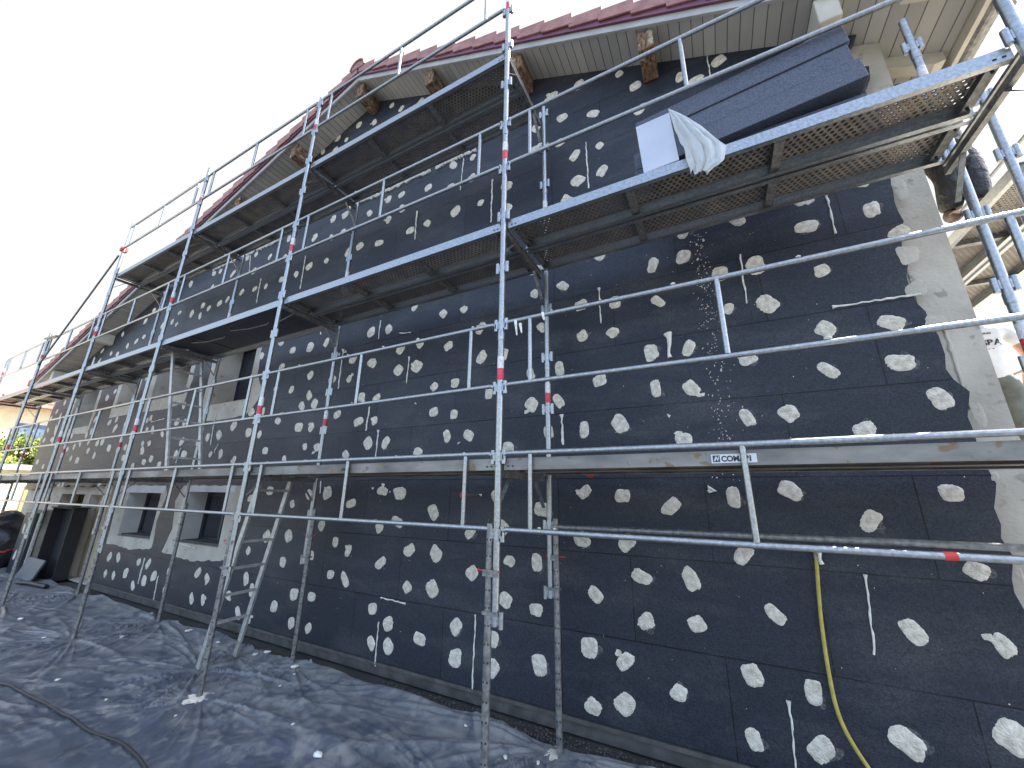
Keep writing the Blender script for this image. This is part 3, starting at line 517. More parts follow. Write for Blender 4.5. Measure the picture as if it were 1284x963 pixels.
# small red disc anchors hanging against the boards
# ================================================================== SCAFFOLD ALONG THE GABLE
YO, YI = -1.10, -.285
XS = [1.61, -1.33, -4.33, -7.33, -10.33, -13.33, -16.33]        # pole pairs, from the right
TOP_O = [6.6, 7.35, 7.16, 7.30, 6.62, 5.28, 5.06]; TOP_I = [5.33, 6.17, 6.1, 6.1, 6.1, 4.95, 4.95]
DZ = [2.045, 4.015, 6.01]                                       # walking levels
scaf = thing('scaffold', 'galvanised facade scaffold with three perforated walkways standing along the dark gable', 'scaffold', (-7.3, -.7, 0))
SO = (-7.3, -.7, 0)
def sp(mb, name, mat, parent=None, **k): return mb.build(name, mat, parent or scaf, SO, **k)
def standard(x, y, top, outer, parent, build, idx=0, low=True, z0=0.0):
    mb = MB(); sgn = -1 if outer else 1; zb = 1.02 if low else z0
    mb.tube([(x,y,zb),(x,y,top)], .0242, 14)
    z = 1.06
    while z < top - .05:                                        # paired sockets every half metre
        if z > z0:
            for s in (-1, 1):
                mb.tube([(x+s*.043,y-.004,z-.05),(x+s*.043,y-.004,z+.045)], .0165, 10); mb.box(x+min(0,s*.03),y-.012,z-.03,x+max(0,s*.03),y+.004,z+.03)
        z += .5
    for zc in (3.0, 5.0):
        if zc < top: mb.tube([(x,y,zc-.07),(x,y,zc+.0)], .0275, 14)
    st = build(mb, 'standard', M['galv'], parent, smooth=True)
    if low:
        lx = x + sgn*.052
        lg = build(MB().tube([(lx,y,.012),(lx,y,1.62)], .0245, 14).box(lx-.035,y-.03,1.30,x+.03 if outer else lx+.03,y-.026,1.34).box(min(lx,x)-.03,y-.032,1.08,max(lx,x)+.03,y+.032,1.10), 'telescopic_leg', M['galv_old'], parent, smooth=True)
        k = MB()
        for j in range(15):
            zz = .12 + j*.1
            for a in (-1.9, -.9):
                dx, dy = math.cos(a)*.0246, math.sin(a)*.0246; k.tube([(lx+dx*.9,y+dy*.9,zz),(lx+dx*1.012,y+dy*1.012,zz)], .0062, 8)
        build(k, 'pin_hole', M['dark'], lg)
        build(MB().tube([(lx-.075,y-.01,1.33),(lx+.085,y-.01,1.33)], .005, 6).tube([(lx-.080,y-.01,1.33),(lx-.074,y-.01,1.33)], .011, 8), 'locking_pin', M['red'], lg)
        build(MB().box(lx-.075,y-.075,.006,lx+.075,y+.075,.013).tube([(lx,y,.013),(lx,y,.06)], .021, 10), 'base_plate', M['galv_old'], lg)
    for zc in (2.66, 4.70, 6.62):
        if zc < top - .1 and zc > z0:
            a = MB().tube([(x,y,zc-.045),(x,y,zc+.045)], .0252, 14); b = MB().tube([(x,y,zc+.047),(x,y,zc+.14)], .0250, 14)
            r_ = build(a, 'sticker', M['red_sticker'], st, smooth=True); w_ = build(b, 'sticker', M['white_sticker'], st, smooth=True)
    return st
for i, x in enumerate(XS):
    standard(x, YO, TOP_O[i], True, scaf, sp)
    standard(x + (.045 if i == 1 else .07 if i == 0 else 0), YI, TOP_I[i], False, scaf, sp)
# thin extension tube on the left end of the top lift with its red coupler
sp(MB().tube([(-10.33,YO,6.62),(-10.33,YO,7.22)], .014, 8), 'extension_tube', M['galv'])
sp(MB().box(-10.38,YO-.05,6.54,-10.28,YO+.05,6.62).tube([(-10.43,YO-.03,6.62),(-10.22,YO-.03,6.56)], .015, 8), 'coupler', M['red'])
def guard_frame(xa, xb, zl, parent, build, y=YO, posts=True, dz=.495):
    n = 'guard_frame'; lo, hi = min(xa,xb)+.043, max(xa,xb)-.043
    sag = rnd.uniform(-.004,.004)
    k = MB()
    for z in (zl, zl+dz):
        k.tube([(lo,y-.004,z-.03),(lo,y-.004,z),(lo+.03,y-.004,z+.012),((lo+hi)/2,y-.004,z+.010+sag),(hi-.03,y-.004,z+.012),(hi,y-.004,z),(hi,y-.004,z-.03)], .0165, 10)
    f = build(k, n, M['galv'], parent, smooth=True)
    for px_ in (lo+.20, (lo+hi)/2, hi-.23):
        build(MB().tube([(px_,y-.004,zl+.02),(px_,y-.004,zl+dz)], .0155, 10), 'upright', M['galv'], f, smooth=True)
    return f
for i in range(6):
    xb, xa = XS[i], XS[i+1]
    for zl in (1.575, 2.565, 4.585): guard_frame(xa, xb, zl, scaf, sp)
    if 1 <= i <= 3: guard_frame(xa, xb, 6.61, scaf, sp)
for zl in (1.575, 2.565): guard_frame(XS[0], XS[0]+2.0, zl, scaf, sp)
guard_frame(XS[0], XS[0]+2.0, 4.585, scaf, sp)
sp(MB().tube([(-1.28,YI,1.555),(1.6,YI,1.57)], .021, 10), 'ledger', M['galv_old'], smooth=True)
sp(MB().tube([(-10.3,YO-.05,6.42),(-13.1,YO-.05,4.45)], .016, 8), 'diagonal_brace', M['galv_old'], smooth=True)
sp(MB().tube([(-13.35,YO-.05,5.13),(-12.55,YO-.05,5.05)], .022, 8), 'brace_clamp', M['galv_old'], smooth=True)

def plank(x0, x1, y0, y1, zt, parent, build, along='x', ribs=4, mat='perf', beam='galv'):
    """steel planking: perforated top sheet, folded C-shaped edge beams, cross ribs"""
    def B(k, a0,b0,c0,a1,b1,c1):
        if along == 'x': k.box(a0,b0,c0,a1,b1,c1)
        else: k.box(b0,a0,c0,b1,a1,c1)
    if along == 'x': l0,l1,w0,w1 = x0,x1,y0,y1
    else: l0,l1,w0,w1 = y0,y1,x0,x1
    k = MB(); B(k, l0+.01, w0+.006, zt-.004, l1-.01, w1-.006, zt); p = build(k, 'deck_plank', M[mat], parent)
    for w, s in ((w0, 1), (w1, -1)):
        k = MB(); a, b = sorted((w, w+s*.005)); B(k, l0, a, zt-.075, l1, b, zt+.004)
        a, b = sorted((w+s*.0055, w+s*.034)); B(k, l0, a, zt-.075, l1, b, zt-.071)
        a, b = sorted((w+s*.0055, w+s*.05)); B(k, l0+.002, a, zt-.0095, l1-.002, b, zt-.0045)
        build(k, 'edge_beam', M[beam], p)
    for j in range(ribs):
        k = MB(); t = l0+.02 + (l1-l0-.09)*j/(ribs-1); B(k, t, w0+.006, zt-.050, t+.005, w1-.006, zt-.0105); B(k, t+.0055, w0+.006, zt-.050, t+.05, w1-.006, zt-.046)
        if 0 < j < ribs-1: B(k, t+.0505, w0+.006, zt-.050, t+.055, w1-.006, zt-.0105)
        build(k, 'cross_rib', M['galv_old'], p)
    if along == 'x':
        k = MB()
        for s in (l0+.05, l1-.05):
            for w in (w0+.06, w1-.06): k.tube([(s, w, zt-.045), (s, w, zt-.072)], .007, 8)
            k.box(s-.022, w0-.0022, zt-.055, s-.008, w0-.0006, zt-.045).box(s+.012, w0-.0022, zt-.055, s+.026, w0-.0006, zt-.045)
        build(k, 'rivet', M['dark'], p)
    return p
yr = [(-1.085,-.735), (-.715,-.365)]
for lv, z in enumerate(DZ):
    for i in range(6):
        if lv == 2 and i not in (1,2,3): continue
        xa, xb = XS[i+1]+.035, XS[i]-.035
        if lv == 1 and i == 2:                                  # board platform with the ladder hatch
            k = MB().box(xa,-1.03,z-.028,xb,-.42,z-.004)
            p = sp(k, 'hatch_platform', M['ply']); k = MB()
            for w in (-1.085,-.365): k.box(xa,min(w,w+(.005 if w<-.7 else -.005)),z-.08,xb,max(w,w+(.005 if w<-.7 else -.005)),z+.004)
            k.box(xa,-1.079,z-.035,xb,-1.031,z-.002).box(xa,-.419,z-.035,xb,-.371,z-.002)
            sp(k, 'edge_beam', M['galv'], p)
            for hx in (xa+.45, xa+1.5): sp(MB().tube([(hx,-.9,z-.03),(hx+.02,-.9,z-.055),(hx+.35,-.85,z-.075),(hx+.7,-.8,z-.055),(hx+.72,-.8,z-.03)], .009, 8), 'handle', M['galv_old'], p, smooth=True)
            sp(MB().box(xa+.7,-1.02,z-.032,xa+.72,-.43,z-.0285), 'hatch_edge', M['dark'], p)
            continue
        for y0, y1 in yr: plank(xa, xb, y0, y1, z, scaf, sp, beam='stained' if lv == 0 else 'galv')
    for i, x in enumerate(XS):
        if lv == 2 and i not in (1,2,3,4): continue
        k = MB().bar((x,YO+.02,z-.10),(x,YI-.02,z-.10),.030,.045).bar((x,YO+.02,z-.045),(x,YI-.02,z-.045),.022,.02)
        k.bar((x,YI-.015,z-.34),(x,YI-.20,z-.125),.03,.008,(0,.7,.7)).bar((x,YO+.015,z-.30),(x,YO+.17,z-.125),.03,.008,(0,.7,.7))
        sp(k, 'transom', M['galv_old'])
# maker's label on the lowest walkway: black letters on a pale plate
pl = sp(MB().box(-.012,-1.0885,1.983,.200,-1.0872,2.030), 'maker_label', M['white_sticker_plain'])
sp(MB().box(-.004,-1.0895,1.989,.030,-1.0887,2.024), 'label_emblem', M['ink'], pl)
sp(MB().bar((.004,-1.0900,1.994),(.012,-1.0900,2.019),.0006,.006,(0,0,1)).bar((.012,-1.0900,2.019),(.020,-1.0900,1.994),.0006,.005).bar((.020,-1.0900,1.994),(.024,-1.0900,2.019),.0006,.004), 'emblem_mark', M['white_sticker_plain'], pl)
text_mesh('lettering', 'COMABI', .040, M['ink'], (.036,-1.0889,1.992), RX90, pl, SO, bold=.0016, sx=.92)
text_mesh('lettering', 'COMABI', .028, M['ink'], (-2.93,-1.0889,1.994), RX90, scaf, SO, bold=.001, sx=.92)
sp(MB().tube([(.80,YO-.004,1.585),(.84,YO-.004,1.585)], .0178, 12), 'tape', M['red'])
for _ in range(70):
    i = rnd.choice([0,0,1,1,1,2,2,3]); xx = rnd.uniform(XS[i+1]+.1, XS[i]-.1); z = rnd.choice([2.07,2.07,1.585,2.575,3.07,3.07,4.595,5.09])+.010; q = rnd.uniform(.004,.010)
    d = rnd.random() < .25
    sp(MB().tube([(xx-q*1.8,YO-.006,z+.012),(xx,YO-.008,z+.013+(0 if not d else -.02)),(xx+q*1.6,YO-.006,z+.011)], [q*.4,q,q*.5], 6), 'mortar_drip', M['mortar'], None, smooth=True)
for x, z, s in ((-1.20,3.03,.055),(-1.16,3.0,.03),(-.98,3.05,.02)):
    sp(MB().tube([(x,YO-.02,z+.03),(x+.008,YO-.024,z-s*.4),(x+.014,YO-.022,z-s*1.6)], [.012,.009,.005], 6), 'foam_drip', M['foam'], None, smooth=True)
# wall ties and their red caps
for x, z in ((-2.18,1.80),(-.93,1.985)):
    c = sp(MB().tube([(x,-.25,z),(x,-.02,z)], .010, 8), 'wall_tie', M['galv_old']); sp(MB().tube([(x,-.285,z),(x,-.25,z)], [.03,.034], 12), 'tie_cap', M['red'], c)
# mortar spilled round the feet
# ================================================================== SCAFFOLD ON THE RETURN SIDE
side = thing('scaffold', 'second scaffold round the corner, its planks seen lit from below beside the bare strip', 'scaffold', (2.5, 1.4, 0)); PO = (2.5,1.4,0)
def pp(mb, name, mat, parent=None, **k): return mb.build(name, mat, parent or side, PO, **k)
for (x, y, t) in ((2.0,-.12,4.87),(2.95,2.9,5.2),(2.0,2.9,5.2),(2.95,5.9,5.2),(2.0,5.9,5.2)): standard(x, y, t, False, side, pp)
for z in (2.045, 4.0):
    for y0, y1 in ((-.08,2.86),(2.92,5.86)):
        for x0, x1 in ((2.04,2.44),(2.47,2.87)): plank(x0, x1, y0, y1, z, side, pp, 'y')
    for y in (-.12, 2.9, 5.9): pp(MB().bar((2.0,y,z-.1),(2.95,y,z-.1),.03,.045,(0,0,1)), 'transom', M['galv_old'])
for z in (2.6,3.1,4.6,5.1): pp(MB().tube([(2.95,-.1,z),(2.95,5.9,z)], .0165, 8), 'guard_rail', M['galv'], smooth=True)

# ================================================================== LADDERS
def ladder(name_label, foot, rise, lean, y0, y1, org, n0=.15):
    t = thing('ladder', name_label, 'ladder', org)
    def P(y, z): return (foot[0] + lean*(z-foot[1]), y, z)
    for y in (y0, y1): MB().bar(P(y, foot[1]), P(y, foot[1]+rise), .024, .062, (1,0,0)).build('stile', M['alu_dull'], t, org)
    z = foot[1]+n0
    while z < foot[1]+rise-.05: MB().bar(P(y0+.012, z), P(y1-.012, z), .028, .028, (0,0,1)).build('rung', M['alu_dull'], t, org); z += .275
    return t
ladder('dull aluminium ladder leaning from the ground sheet up to the lowest walkway', (-5.06,.02), 1.97, .245, -.80, -.44, (-5.06,-.6,0))
ladder('grey aluminium ladder rising from the lowest walkway to the second walkway', (-6.72,2.06), 1.95, -.42, -.85, -.45, (-6.72,-.65,2.06), .2)

# ================================================================== MATERIAL LYING ON THE SECOND WALKWAY
zt = DZ[1] + .006
def pile():
    t = thing('insulation_bundle', 'large blue-grey stack of insulation boards lying tilted on the second walkway', 'insulation boards', (.45,-.85,zt))
    O = (.45,-.85,zt); r = Matrix.Rotation(rad(-5.5), 3, 'Y') @ Matrix.Rotation(rad(0), 3, 'Z'); c = (-.20,-1.06,zt+.03)
    zz = zt+.03
    for h, dx, dy in ((.150,.02,0.0),(.004,0,.012),(.145,.0,.006),(.003,0,.01),(.150,.015,-.004)):
        if h > .01: MB().box(-.20+dx,-1.07+dy,zz,1.05+dx,-.47,zz+h, rot=r, c=c).build('board', M['eps_block'], t, O, bevel=.004)
        zz += h
    return t
pile()
t = thing('insulation_board', 'single dark board tucked flat under the tilted insulation stack', 'insulation board', (.5,-.8,zt))
MB().box(.30,-1.0,zt,1.06,-.5,zt+.10).build('board', M['eps_block'], t, (.5,-.8,zt), bevel=.004)
MB().box(.62,-.98,zt+.101,1.05,-.5,zt+.118).build('packer', M['eps_block'], t, (.5,-.8,zt))
t = thing('insulation_block', 'small block of three dark boards standing left of the wrapped package', 'insulation boards', (-.23,-.72,zt))
for q in range(3): MB().box(-.30+.006*q,-.80,zt+.16*q,-.17,-.45,zt+.16*q+.155).build('board', M['eps_block'], t, (-.23,-.72,zt), bevel=.003)
pk = thing('wrapped_package', 'pale grey-blue wrapped package standing at the left end of the tilted stack', 'package', (-.08,-1.0,zt))
MB().box(-.215,-1.085,zt+.002,.02,-1.072,zt+.44, rot=Matrix.Rotation(rad(-3),3,'Y')).build('panel', M['wrap'], pk, (-.08,-1.0,zt), bevel=.003)
MB().box(-.205,-1.070,zt+.002,.01,-1.045,zt+.43, rot=Matrix.Rotation(rad(-3),3,'Y')).build('board', M['wrap'], pk, (-.08,-1.0,zt), bevel=.003)
# plastic film: gathered sheet hanging from the package over the walkway edge
FILM_L = [(.007,-1.12,4.46),(.027,-1.13,4.231),(.067,-1.13,4.037),(.085,-1.13,3.837)]
FILM_R = [(.007,-1.12,4.46),(.126,-1.16,4.251),(.226,-1.16,4.075),(.303,-1.16,3.931),(.275,-1.16,3.812),(.19,-1.16,3.77)]
def film():
    A = [Vector(p) for p in FILM_L]; B = [Vector(p) for p in FILM_R]
    def along(P, t):
        d = [0]
        for p, q in zip(P, P[1:]): d.append(d[-1] + (q-p).length)
        s = t*d[-1]
        for k in range(len(P)-1):
            if s <= d[k+1] + 1e-9: return P[k].lerp(P[k+1], (s-d[k])/max(d[k+1]-d[k], 1e-6))
        return P[-1]
    nu, nv = 60, 46; V = []; F = []
    for i in range(nu):
        s = i/(nu-1)
        for j in range(nv):
            q = j/(nv-1); p = along(A, s).lerp(along(B, s), q)
            f = .030*s**.7*abs(math.sin(q*11 + 1.5*math.sin(s*3))) + .020*s*noise.noise(Vector((q*7, s*4, 3))) + .012*noise.noise(Vector((q*16, s*11, 9)))*s + .05*math.sin(q*3.14)*math.sin(s*3.14)
            V.append((p.x + .010*s*noise.noise(Vector((q*6, s*8, 5))), p.y - f, p.z + .012*s*math.sin(q*13)*(s > .8)))
    for i in range(nu-1):
        for j in range(nv-1): a = i*nv+j; F.append((a, a+1, a+nv+1, a+nv))
    o = MB().add(V, F).build('plastic_sheet', M['film'], None, (.0,-1.1,3.98), smooth=True)
    s = o.modifiers.new('s','SOLIDIFY'); s.thickness = .0012
    tag(o, 'crumpled clear plastic sheet hanging over the edge of the second walkway', 'plastic sheet')
film()

# ================================================================== HOSE, DEBRIS, CABLE
def bez(pts, n=10):
    P = [Vector(p) for p in pts]; out = []
    for i in range(len(P)-1):
        p0, p1, p2, p3 = P[max(i-1,0)], P[i], P[i+1], P[min(i+2,len(P)-1)]
        for k in range(n):
            t = k/n; out.append(.5*((2*p1) + (-p0+p2)*t + (2*p0-5*p1+4*p2-p3)*t*t + (-p0+3*p1-3*p2+p3)*t**3))
    out.append(P[-1]); return out
h = thing('hose', 'yellow hose hanging down the dark boards below a torn foam end', 'hose', (.5,-.05,.1))
MB().tube(bez([(.531,-.05,1.42),(.508,-.045,1.2),(.492,-.045,1.0),(.483,-.05,.75),(.492,-.055,.55),(.54,-.065,.40),(.64,-.09,.24),(.80,-.15,.10),(1.05,-.25,.03)]), .0115, 10).build('tube', M['hose'], h, (.5,-.05,.1), smooth=True)
MB().tube([(.533,-.048,1.41),(.531,-.046,1.45),(.529,-.046,1.50)], [.014,.018,.012], 8).build('end_wrap', M['wood_old'], h, (.5,-.05,.1), smooth=True)
MB().tube([(.548,-.05,1.50),(.553,-.055,1.46),(.548,-.055,1.42),(.556,-.055,1.39)], [.008,.013,.010,.014], 7).build('foam_lump', M['foam'], h, (.5,-.05,.1), smooth=True)
def scrap(x, y, z, s, r):
    bm = bmesh.new(); bmesh.ops.create_icosphere(bm, subdivisions=2, radius=1)
    for v in bm.verts:
        q = 1 + .45*noise.noise(v.co*1.6 + Vector((x*5, y*5, 0))) + .25*noise.noise(v.co*4 + Vector((x, y, 2)))
        v.co = Vector((v.co.x*s*q*1.3, v.co.y*s*q*.8, v.co.z*s*q*.5))
    me = bpy.data.meshes.new('foam_scrap'); bm.to_mesh(me); bm.free(); me.materials.append(M['foam'])
    for p in me.polygons: p.use_smooth = True
    o = bpy.data.objects.new('foam_scrap', me); COL.objects.link(o); o.location = (x, y, z); o.rotation_euler = (0, 0, r.uniform(0,6)); return o
# ================================================================== LOWER LEFT: pier, dark recess, leaning board, bin bags
pr = thing('wall_pier', 'low pier faced with dark insulation and pale dots at the left end', 'pier', (-13.8,-.2,0)); O = (-13.8,-.2,0)
MB().box(-14.15,-.30,0,-13.36,.09,1.30).build('core', M['plaster'], pr, O)
MB().box(-14.17,-.35,.03,-13.45,-.301,1.28).build('cladding', M['eps'], pr, O)
for a, b in ((-13.65,1.0),(-13.95,.95),(-13.7,.45),(-13.95,.4)):
    k = MB(); add_blob(k, a, b, .07, .10, rnd, .004, 14, .25, 0, -.352); k.build('mortar_patch', M['mortar'], pr, O)
MB().box(-14.2,-.38,1.303,-13.33,.095,1.34).build('coping', M['plaster'], pr, O)
bx = thing('storage_bin', 'open black storage bin standing between the low pier and the beige door', 'storage bin', (-12.7,-.1,0)); O = (-12.7,-.1,0)
MB().box(-13.32,-.16,.02,-13.28,.06,1.40).box(-12.14,-.16,.02,-12.10,.06,1.40).box(-13.275,.02,.02,-12.145,.06,1.40).box(-13.275,-.16,.02,-12.145,.015,.06).build('body', M['dark'], bx, O)
MB().box(-13.35,-.19,1.405,-12.06,.09,1.43).build('lid', M['dark'], bx, O, bevel=.01)
o = MB().box(-13.22,-.36,.03,-12.25,-.33,.42, rot=Matrix.Rotation(rad(-18),3,'X')).build('leaning_panel', M['blue_panel'], None, (-12.7,-.34,.0)); tag(o, 'blue-grey panel leaning low against the open black bin', 'panel')
o = MB().tube([(-12.3,-.55,.05),(-12.0,-.50,.07),(-11.3,-.42,.06)], .04, 10).build('pipe', M['rubber'], None, (-11.8,-.5,0), smooth=True); tag(o, 'short black pipe lying by the wall beside the beige door', 'pipe')
def bag(x, y, w, d, hh, lab, seed):
    bm = bmesh.new(); bmesh.ops.create_icosphere(bm, subdivisions=4, radius=1)
    for v in bm.verts:
        q = 1 + .16*noise.noise(v.co*1.7+Vector((seed,0,0))) + .07*noise.noise(v.co*5+Vector((seed,3,0)))
        z = v.co.z*q; v.co = Vector((v.co.x*q*w, v.co.y*q*d, (max(z,-.75)+.75)/1.75*hh))
    me = bpy.data.meshes.new('refuse_sack'); bm.to_mesh(me); bm.free(); me.materials.append(M['black_plastic'])
    for p in me.polygons: p.use_smooth = True
    o = bpy.data.objects.new('refuse_sack', me); COL.objects.link(o); o.location = (x,y,.02); tag(o, lab, 'refuse sack'); return o
sk = bag(-15.5,-.35,.80,.55,1.2,'bulging black plastic sack tied with a red cord left of the low pier',1)
k = MB(); k.tube([(.84*math.cos(t/16*6.283), .60*math.sin(t/16*6.283), .42+.03*math.sin(t*1.1)) for t in range(17)], .018, 6)
k.build('red_cord', M['red'], sk)
bag(-15.1,-.95,.42,.36,.42,'low slumped black sack in front of the bulging one',4)
# ================================================================== PEOPLE
def skin_mesh(chain, mat, name, parent, org, sub=2, ex=0.0):
    """chain: list of (point, radius, parent index); one continuous skinned surface"""
    me = bpy.data.meshes.new(name+'_s'); me.from_pydata([tuple(Vector(p)-Vector(org)) for p, r, q in chain], [(q, i) for i, (p, r, q) in enumerate(chain) if q is not None], [])
    ob = bpy.data.objects.new(name+'_s', me); COL.objects.link(ob)
    sk = ob.modifiers.new('skin', 'SKIN'); sk.use_smooth_shade = True; sb = ob.modifiers.new('sub', 'SUBSURF'); sb.levels = sub; sb.render_levels = sub
    for i, (p, r, q) in enumerate(chain):
        rr = r if isinstance(r, tuple) else (r, r)
        me.skin_vertices[0].data[i].radius = (rr[0]+ex, rr[1]+ex); me.skin_vertices[0].data[i].use_root = (i == 0)
    bpy.context.view_layer.update()
    m2 = bpy.data.meshes.new_from_object(ob.evaluated_get(bpy.context.evaluated_depsgraph_get())); bpy.data.objects.remove(ob, do_unlink=True)
    m2.name = name; m2.materials.clear(); m2.materials.append(mat)
    for p in m2.polygons: p.use_smooth = True
    o = bpy.data.objects.new(name, m2); COL.objects.link(o); o.parent = parent; return o
def person(label, base, hip, chest, neck, head, sh, el, ha, kn, an, toe, top_mat, leg_mat):
    """sh/el/ha/kn/an/toe: pairs (left, right) of points"""
    t = thing('person', label, 'person', base)
    H = [hip[0], hip[1], hip[2]]
    ch = [(hip, (.105,.08), None), (Vector(hip).lerp(Vector(chest), .5), (.10,.07), 0), (chest, (.11,.075), 1), (neck, (.055,.055), 2), (head, (.075,.085), 3),
          (Vector(head)+ (Vector(head)-Vector(neck)).normalized()*.10, (.07,.08), 4)]
    sh_ch = [(Vector(hip)-Vector((0,0,.10)), (.165,.135), None), (Vector(hip)+Vector((0,0,.04)), (.158,.13), 0), (Vector(hip).lerp(Vector(chest), .5), (.158,.125), 1), (chest, (.185,.135), 2), (Vector(chest).lerp(Vector(neck), .75), (.08,.075), 3)]
    lx = .028 if leg_mat == 'black_cloth' else .0
    tr = [(Vector(hip)+Vector((0,0,.05)), (.150,.118), None), (Vector(hip)-Vector((0,0,.05)), (.14,.12), 0)]
    bt = []
    for s in (0, 1):
        k = len(ch); ch += [(sh[s], (.045,.045), 2), (el[s], (.04,.04), k), (ha[s], (.026,.03), k+1)]
        w = Vector(ha[s]); d = (w - Vector(el[s])).normalized(); c = d.cross(Vector((0,1,.2))).normalized(); ch.append((w+d*.06, (.022,.036), k+2)); pb = len(ch)-1
        for f in range(4):
            o_ = c*(.027-.018*f); q = len(ch); ch += [(w+d*.095+o_, .0095, pb), (w+d*(.125+.008*(f in (1,2)))+o_+Vector((0,.012,0)), .0085, q), (w+d*(.150+.01*(f in (1,2)))+o_+Vector((0,.03,0)), .0075, q+1)]
        q = len(ch); ch += [(w+d*.035+c*.035, .011, k+2), (w+d*.075+c*.055+Vector((0,.015,0)), .009, q)]
        k = len(ch); hj = Vector(hip) + Vector(((sh[s][0]-chest[0])*.45, (sh[s][1]-chest[1])*.45, -.06))
        ch += [(hj, (.07,.07), 0), (kn[s], .05, k), (an[s], .036, k+1), (toe[s], (.034,.022), k+2)]
        k = len(sh_ch); sh_ch += [(sh[s], (.07,.07), 3), (Vector(sh[s]).lerp(Vector(el[s]), .62), (.062,.062), k)]
        k = len(tr); a = Vector(an[s]).lerp(Vector(kn[s]), .10); tr += [(hj, (.098,.10), 1), (Vector(hj).lerp(Vector(kn[s]), .5), .090+lx, k), (kn[s], .072+lx, k+1), (Vector(kn[s]).lerp(a, .5), .066+lx, k+2), (a, .058+lx*.5, k+3)]
        bt.append([(Vector(an[s])+Vector((0,0,.07)), .055, None), (Vector(an[s])+Vector((0,0,-.02)), .052, 0), (Vector(an[s]).lerp(Vector(toe[s]), .55)+Vector((0,0,-.02)), (.048,.036), 1), (toe[s], (.045,.030), 2)])
    body = skin_mesh(ch, M['skin'], 'body', t, base)
    shirt = skin_mesh(sh_ch, M[top_mat], 'shirt', t, base); skin_mesh(tr, M[leg_mat], 'trousers', t, base)
    for b in bt: skin_mesh(b, M['boot'], 'boot', t, base)
    # face and hair
    hv = Vector(head)+ (Vector(head)-Vector(neck)).normalized()*.03; up = (Vector(head)-Vector(neck)).normalized(); fw = Vector((-.25,.97,0)).normalized(); sd = fw.cross(up).normalized()
    for s in (-1, 1):
        MB().tube([hv+fw*.085+sd*s*.03+up*.01, hv+fw*.094+sd*s*.03+up*.01], [.011,.008], 8).build('eye', M['white_sticker_plain'], t, base)
        MB().tube([hv+sd*s*.076-up*.025, hv+sd*s*.086+up*.0, hv+sd*s*.078+up*.028], [.010,.014,.010], 8).build('ear', M['skin'], t, base, smooth=True)
    MB().tube([hv+fw*.085+up*.02, hv+fw*.110-up*.02, hv+fw*.086-up*.03], [.008,.013,.009], 8).build('nose', M['skin'], t, base, smooth=True)
    MB().tube([hv+fw*.083+sd*.022-up*.055, hv+fw*.092-up*.056, hv+fw*.083-sd*.022-up*.055], [.004,.006,.004], 6).build('mouth', M['boot'], t, base, smooth=True)
    skin_mesh([(hv-fw*.03-up*.02, (.075,.075), None), (hv-fw*.012+up*.06, (.082,.085), 0), (hv+fw*.02+up*.095, (.06,.06), 1)], M['hair'], 'hair', t, base, 2)
    return t, shirt
B1 = (2.56, 2.0, 2.05)
p1, shirt = person('person in a white printed t-shirt and grey-green trousers seen from behind at the corner', B1, (2.56,2.0,3.02), (2.54,2.02,3.40), (2.50,2.05,3.57), (2.47,2.10,3.68),
    ((2.33,2.04,3.48),(2.77,2.0,3.46)), ((2.22,2.15,3.20),(2.85,1.98,3.18)), ((2.20,2.38,3.12),(2.84,2.10,2.94)), ((2.46,2.04,2.56),(2.66,1.98,2.56)), ((2.46,1.98,2.14),(2.66,1.93,2.14)), ((2.44,2.14,2.085),(2.69,2.09,2.085)), 'tshirt', 'trouser')
from mathutils.bvhtree import BVHTree
def project_text(name, body, size, x, z, obj, base, mat, bold=.001):
    bm = bmesh.new(); bm.from_mesh(obj.data); bv = BVHTree.FromBMesh(bm)
    t = text_mesh(name, body, size, mat, (x, base[1]-.6, z), RX90, obj, base, bold=bold, ext=.0)
    for v in t.data.vertices:
        h = bv.ray_cast(v.co, Vector((0,1,0)))
        if h[0] is not None: v.co.y = h[0].y - .003
    bm.free(); return t
project_text('lettering', 'SBA', .085, 2.53, 3.30, shirt, B1, M['ink'], .003)
project_text('lettering', 'cobo mo', .045, 2.46, 3.42, shirt, B1, M['ink'], .001)
project_text('lettering', '- -', .05, 2.56, 3.25, shirt, B1, M['ink'], .001)
B2 = (2.14, .62, 4.01)
person('worker in glossy black trousers and boots, cut off above the knee by the second walkway', B2, (2.12,.66,4.86), (1.99,.60,5.11), (1.92,.52,5.21), (1.88,.48,5.29),
    ((1.86,.72,5.16),(2.08,.58,5.14)), ((1.82,.92,5.0),(2.10,.80,4.95)), ((1.80,1.12,5.08),(2.0,1.0,4.95)), ((2.06,.56,4.46),(2.20,.60,4.46)), ((2.02,.64,4.10),(2.18,.58,4.10)), ((2.00,.50,4.05),(2.26,.50,4.05)), 'black_cloth', 'black_cloth')

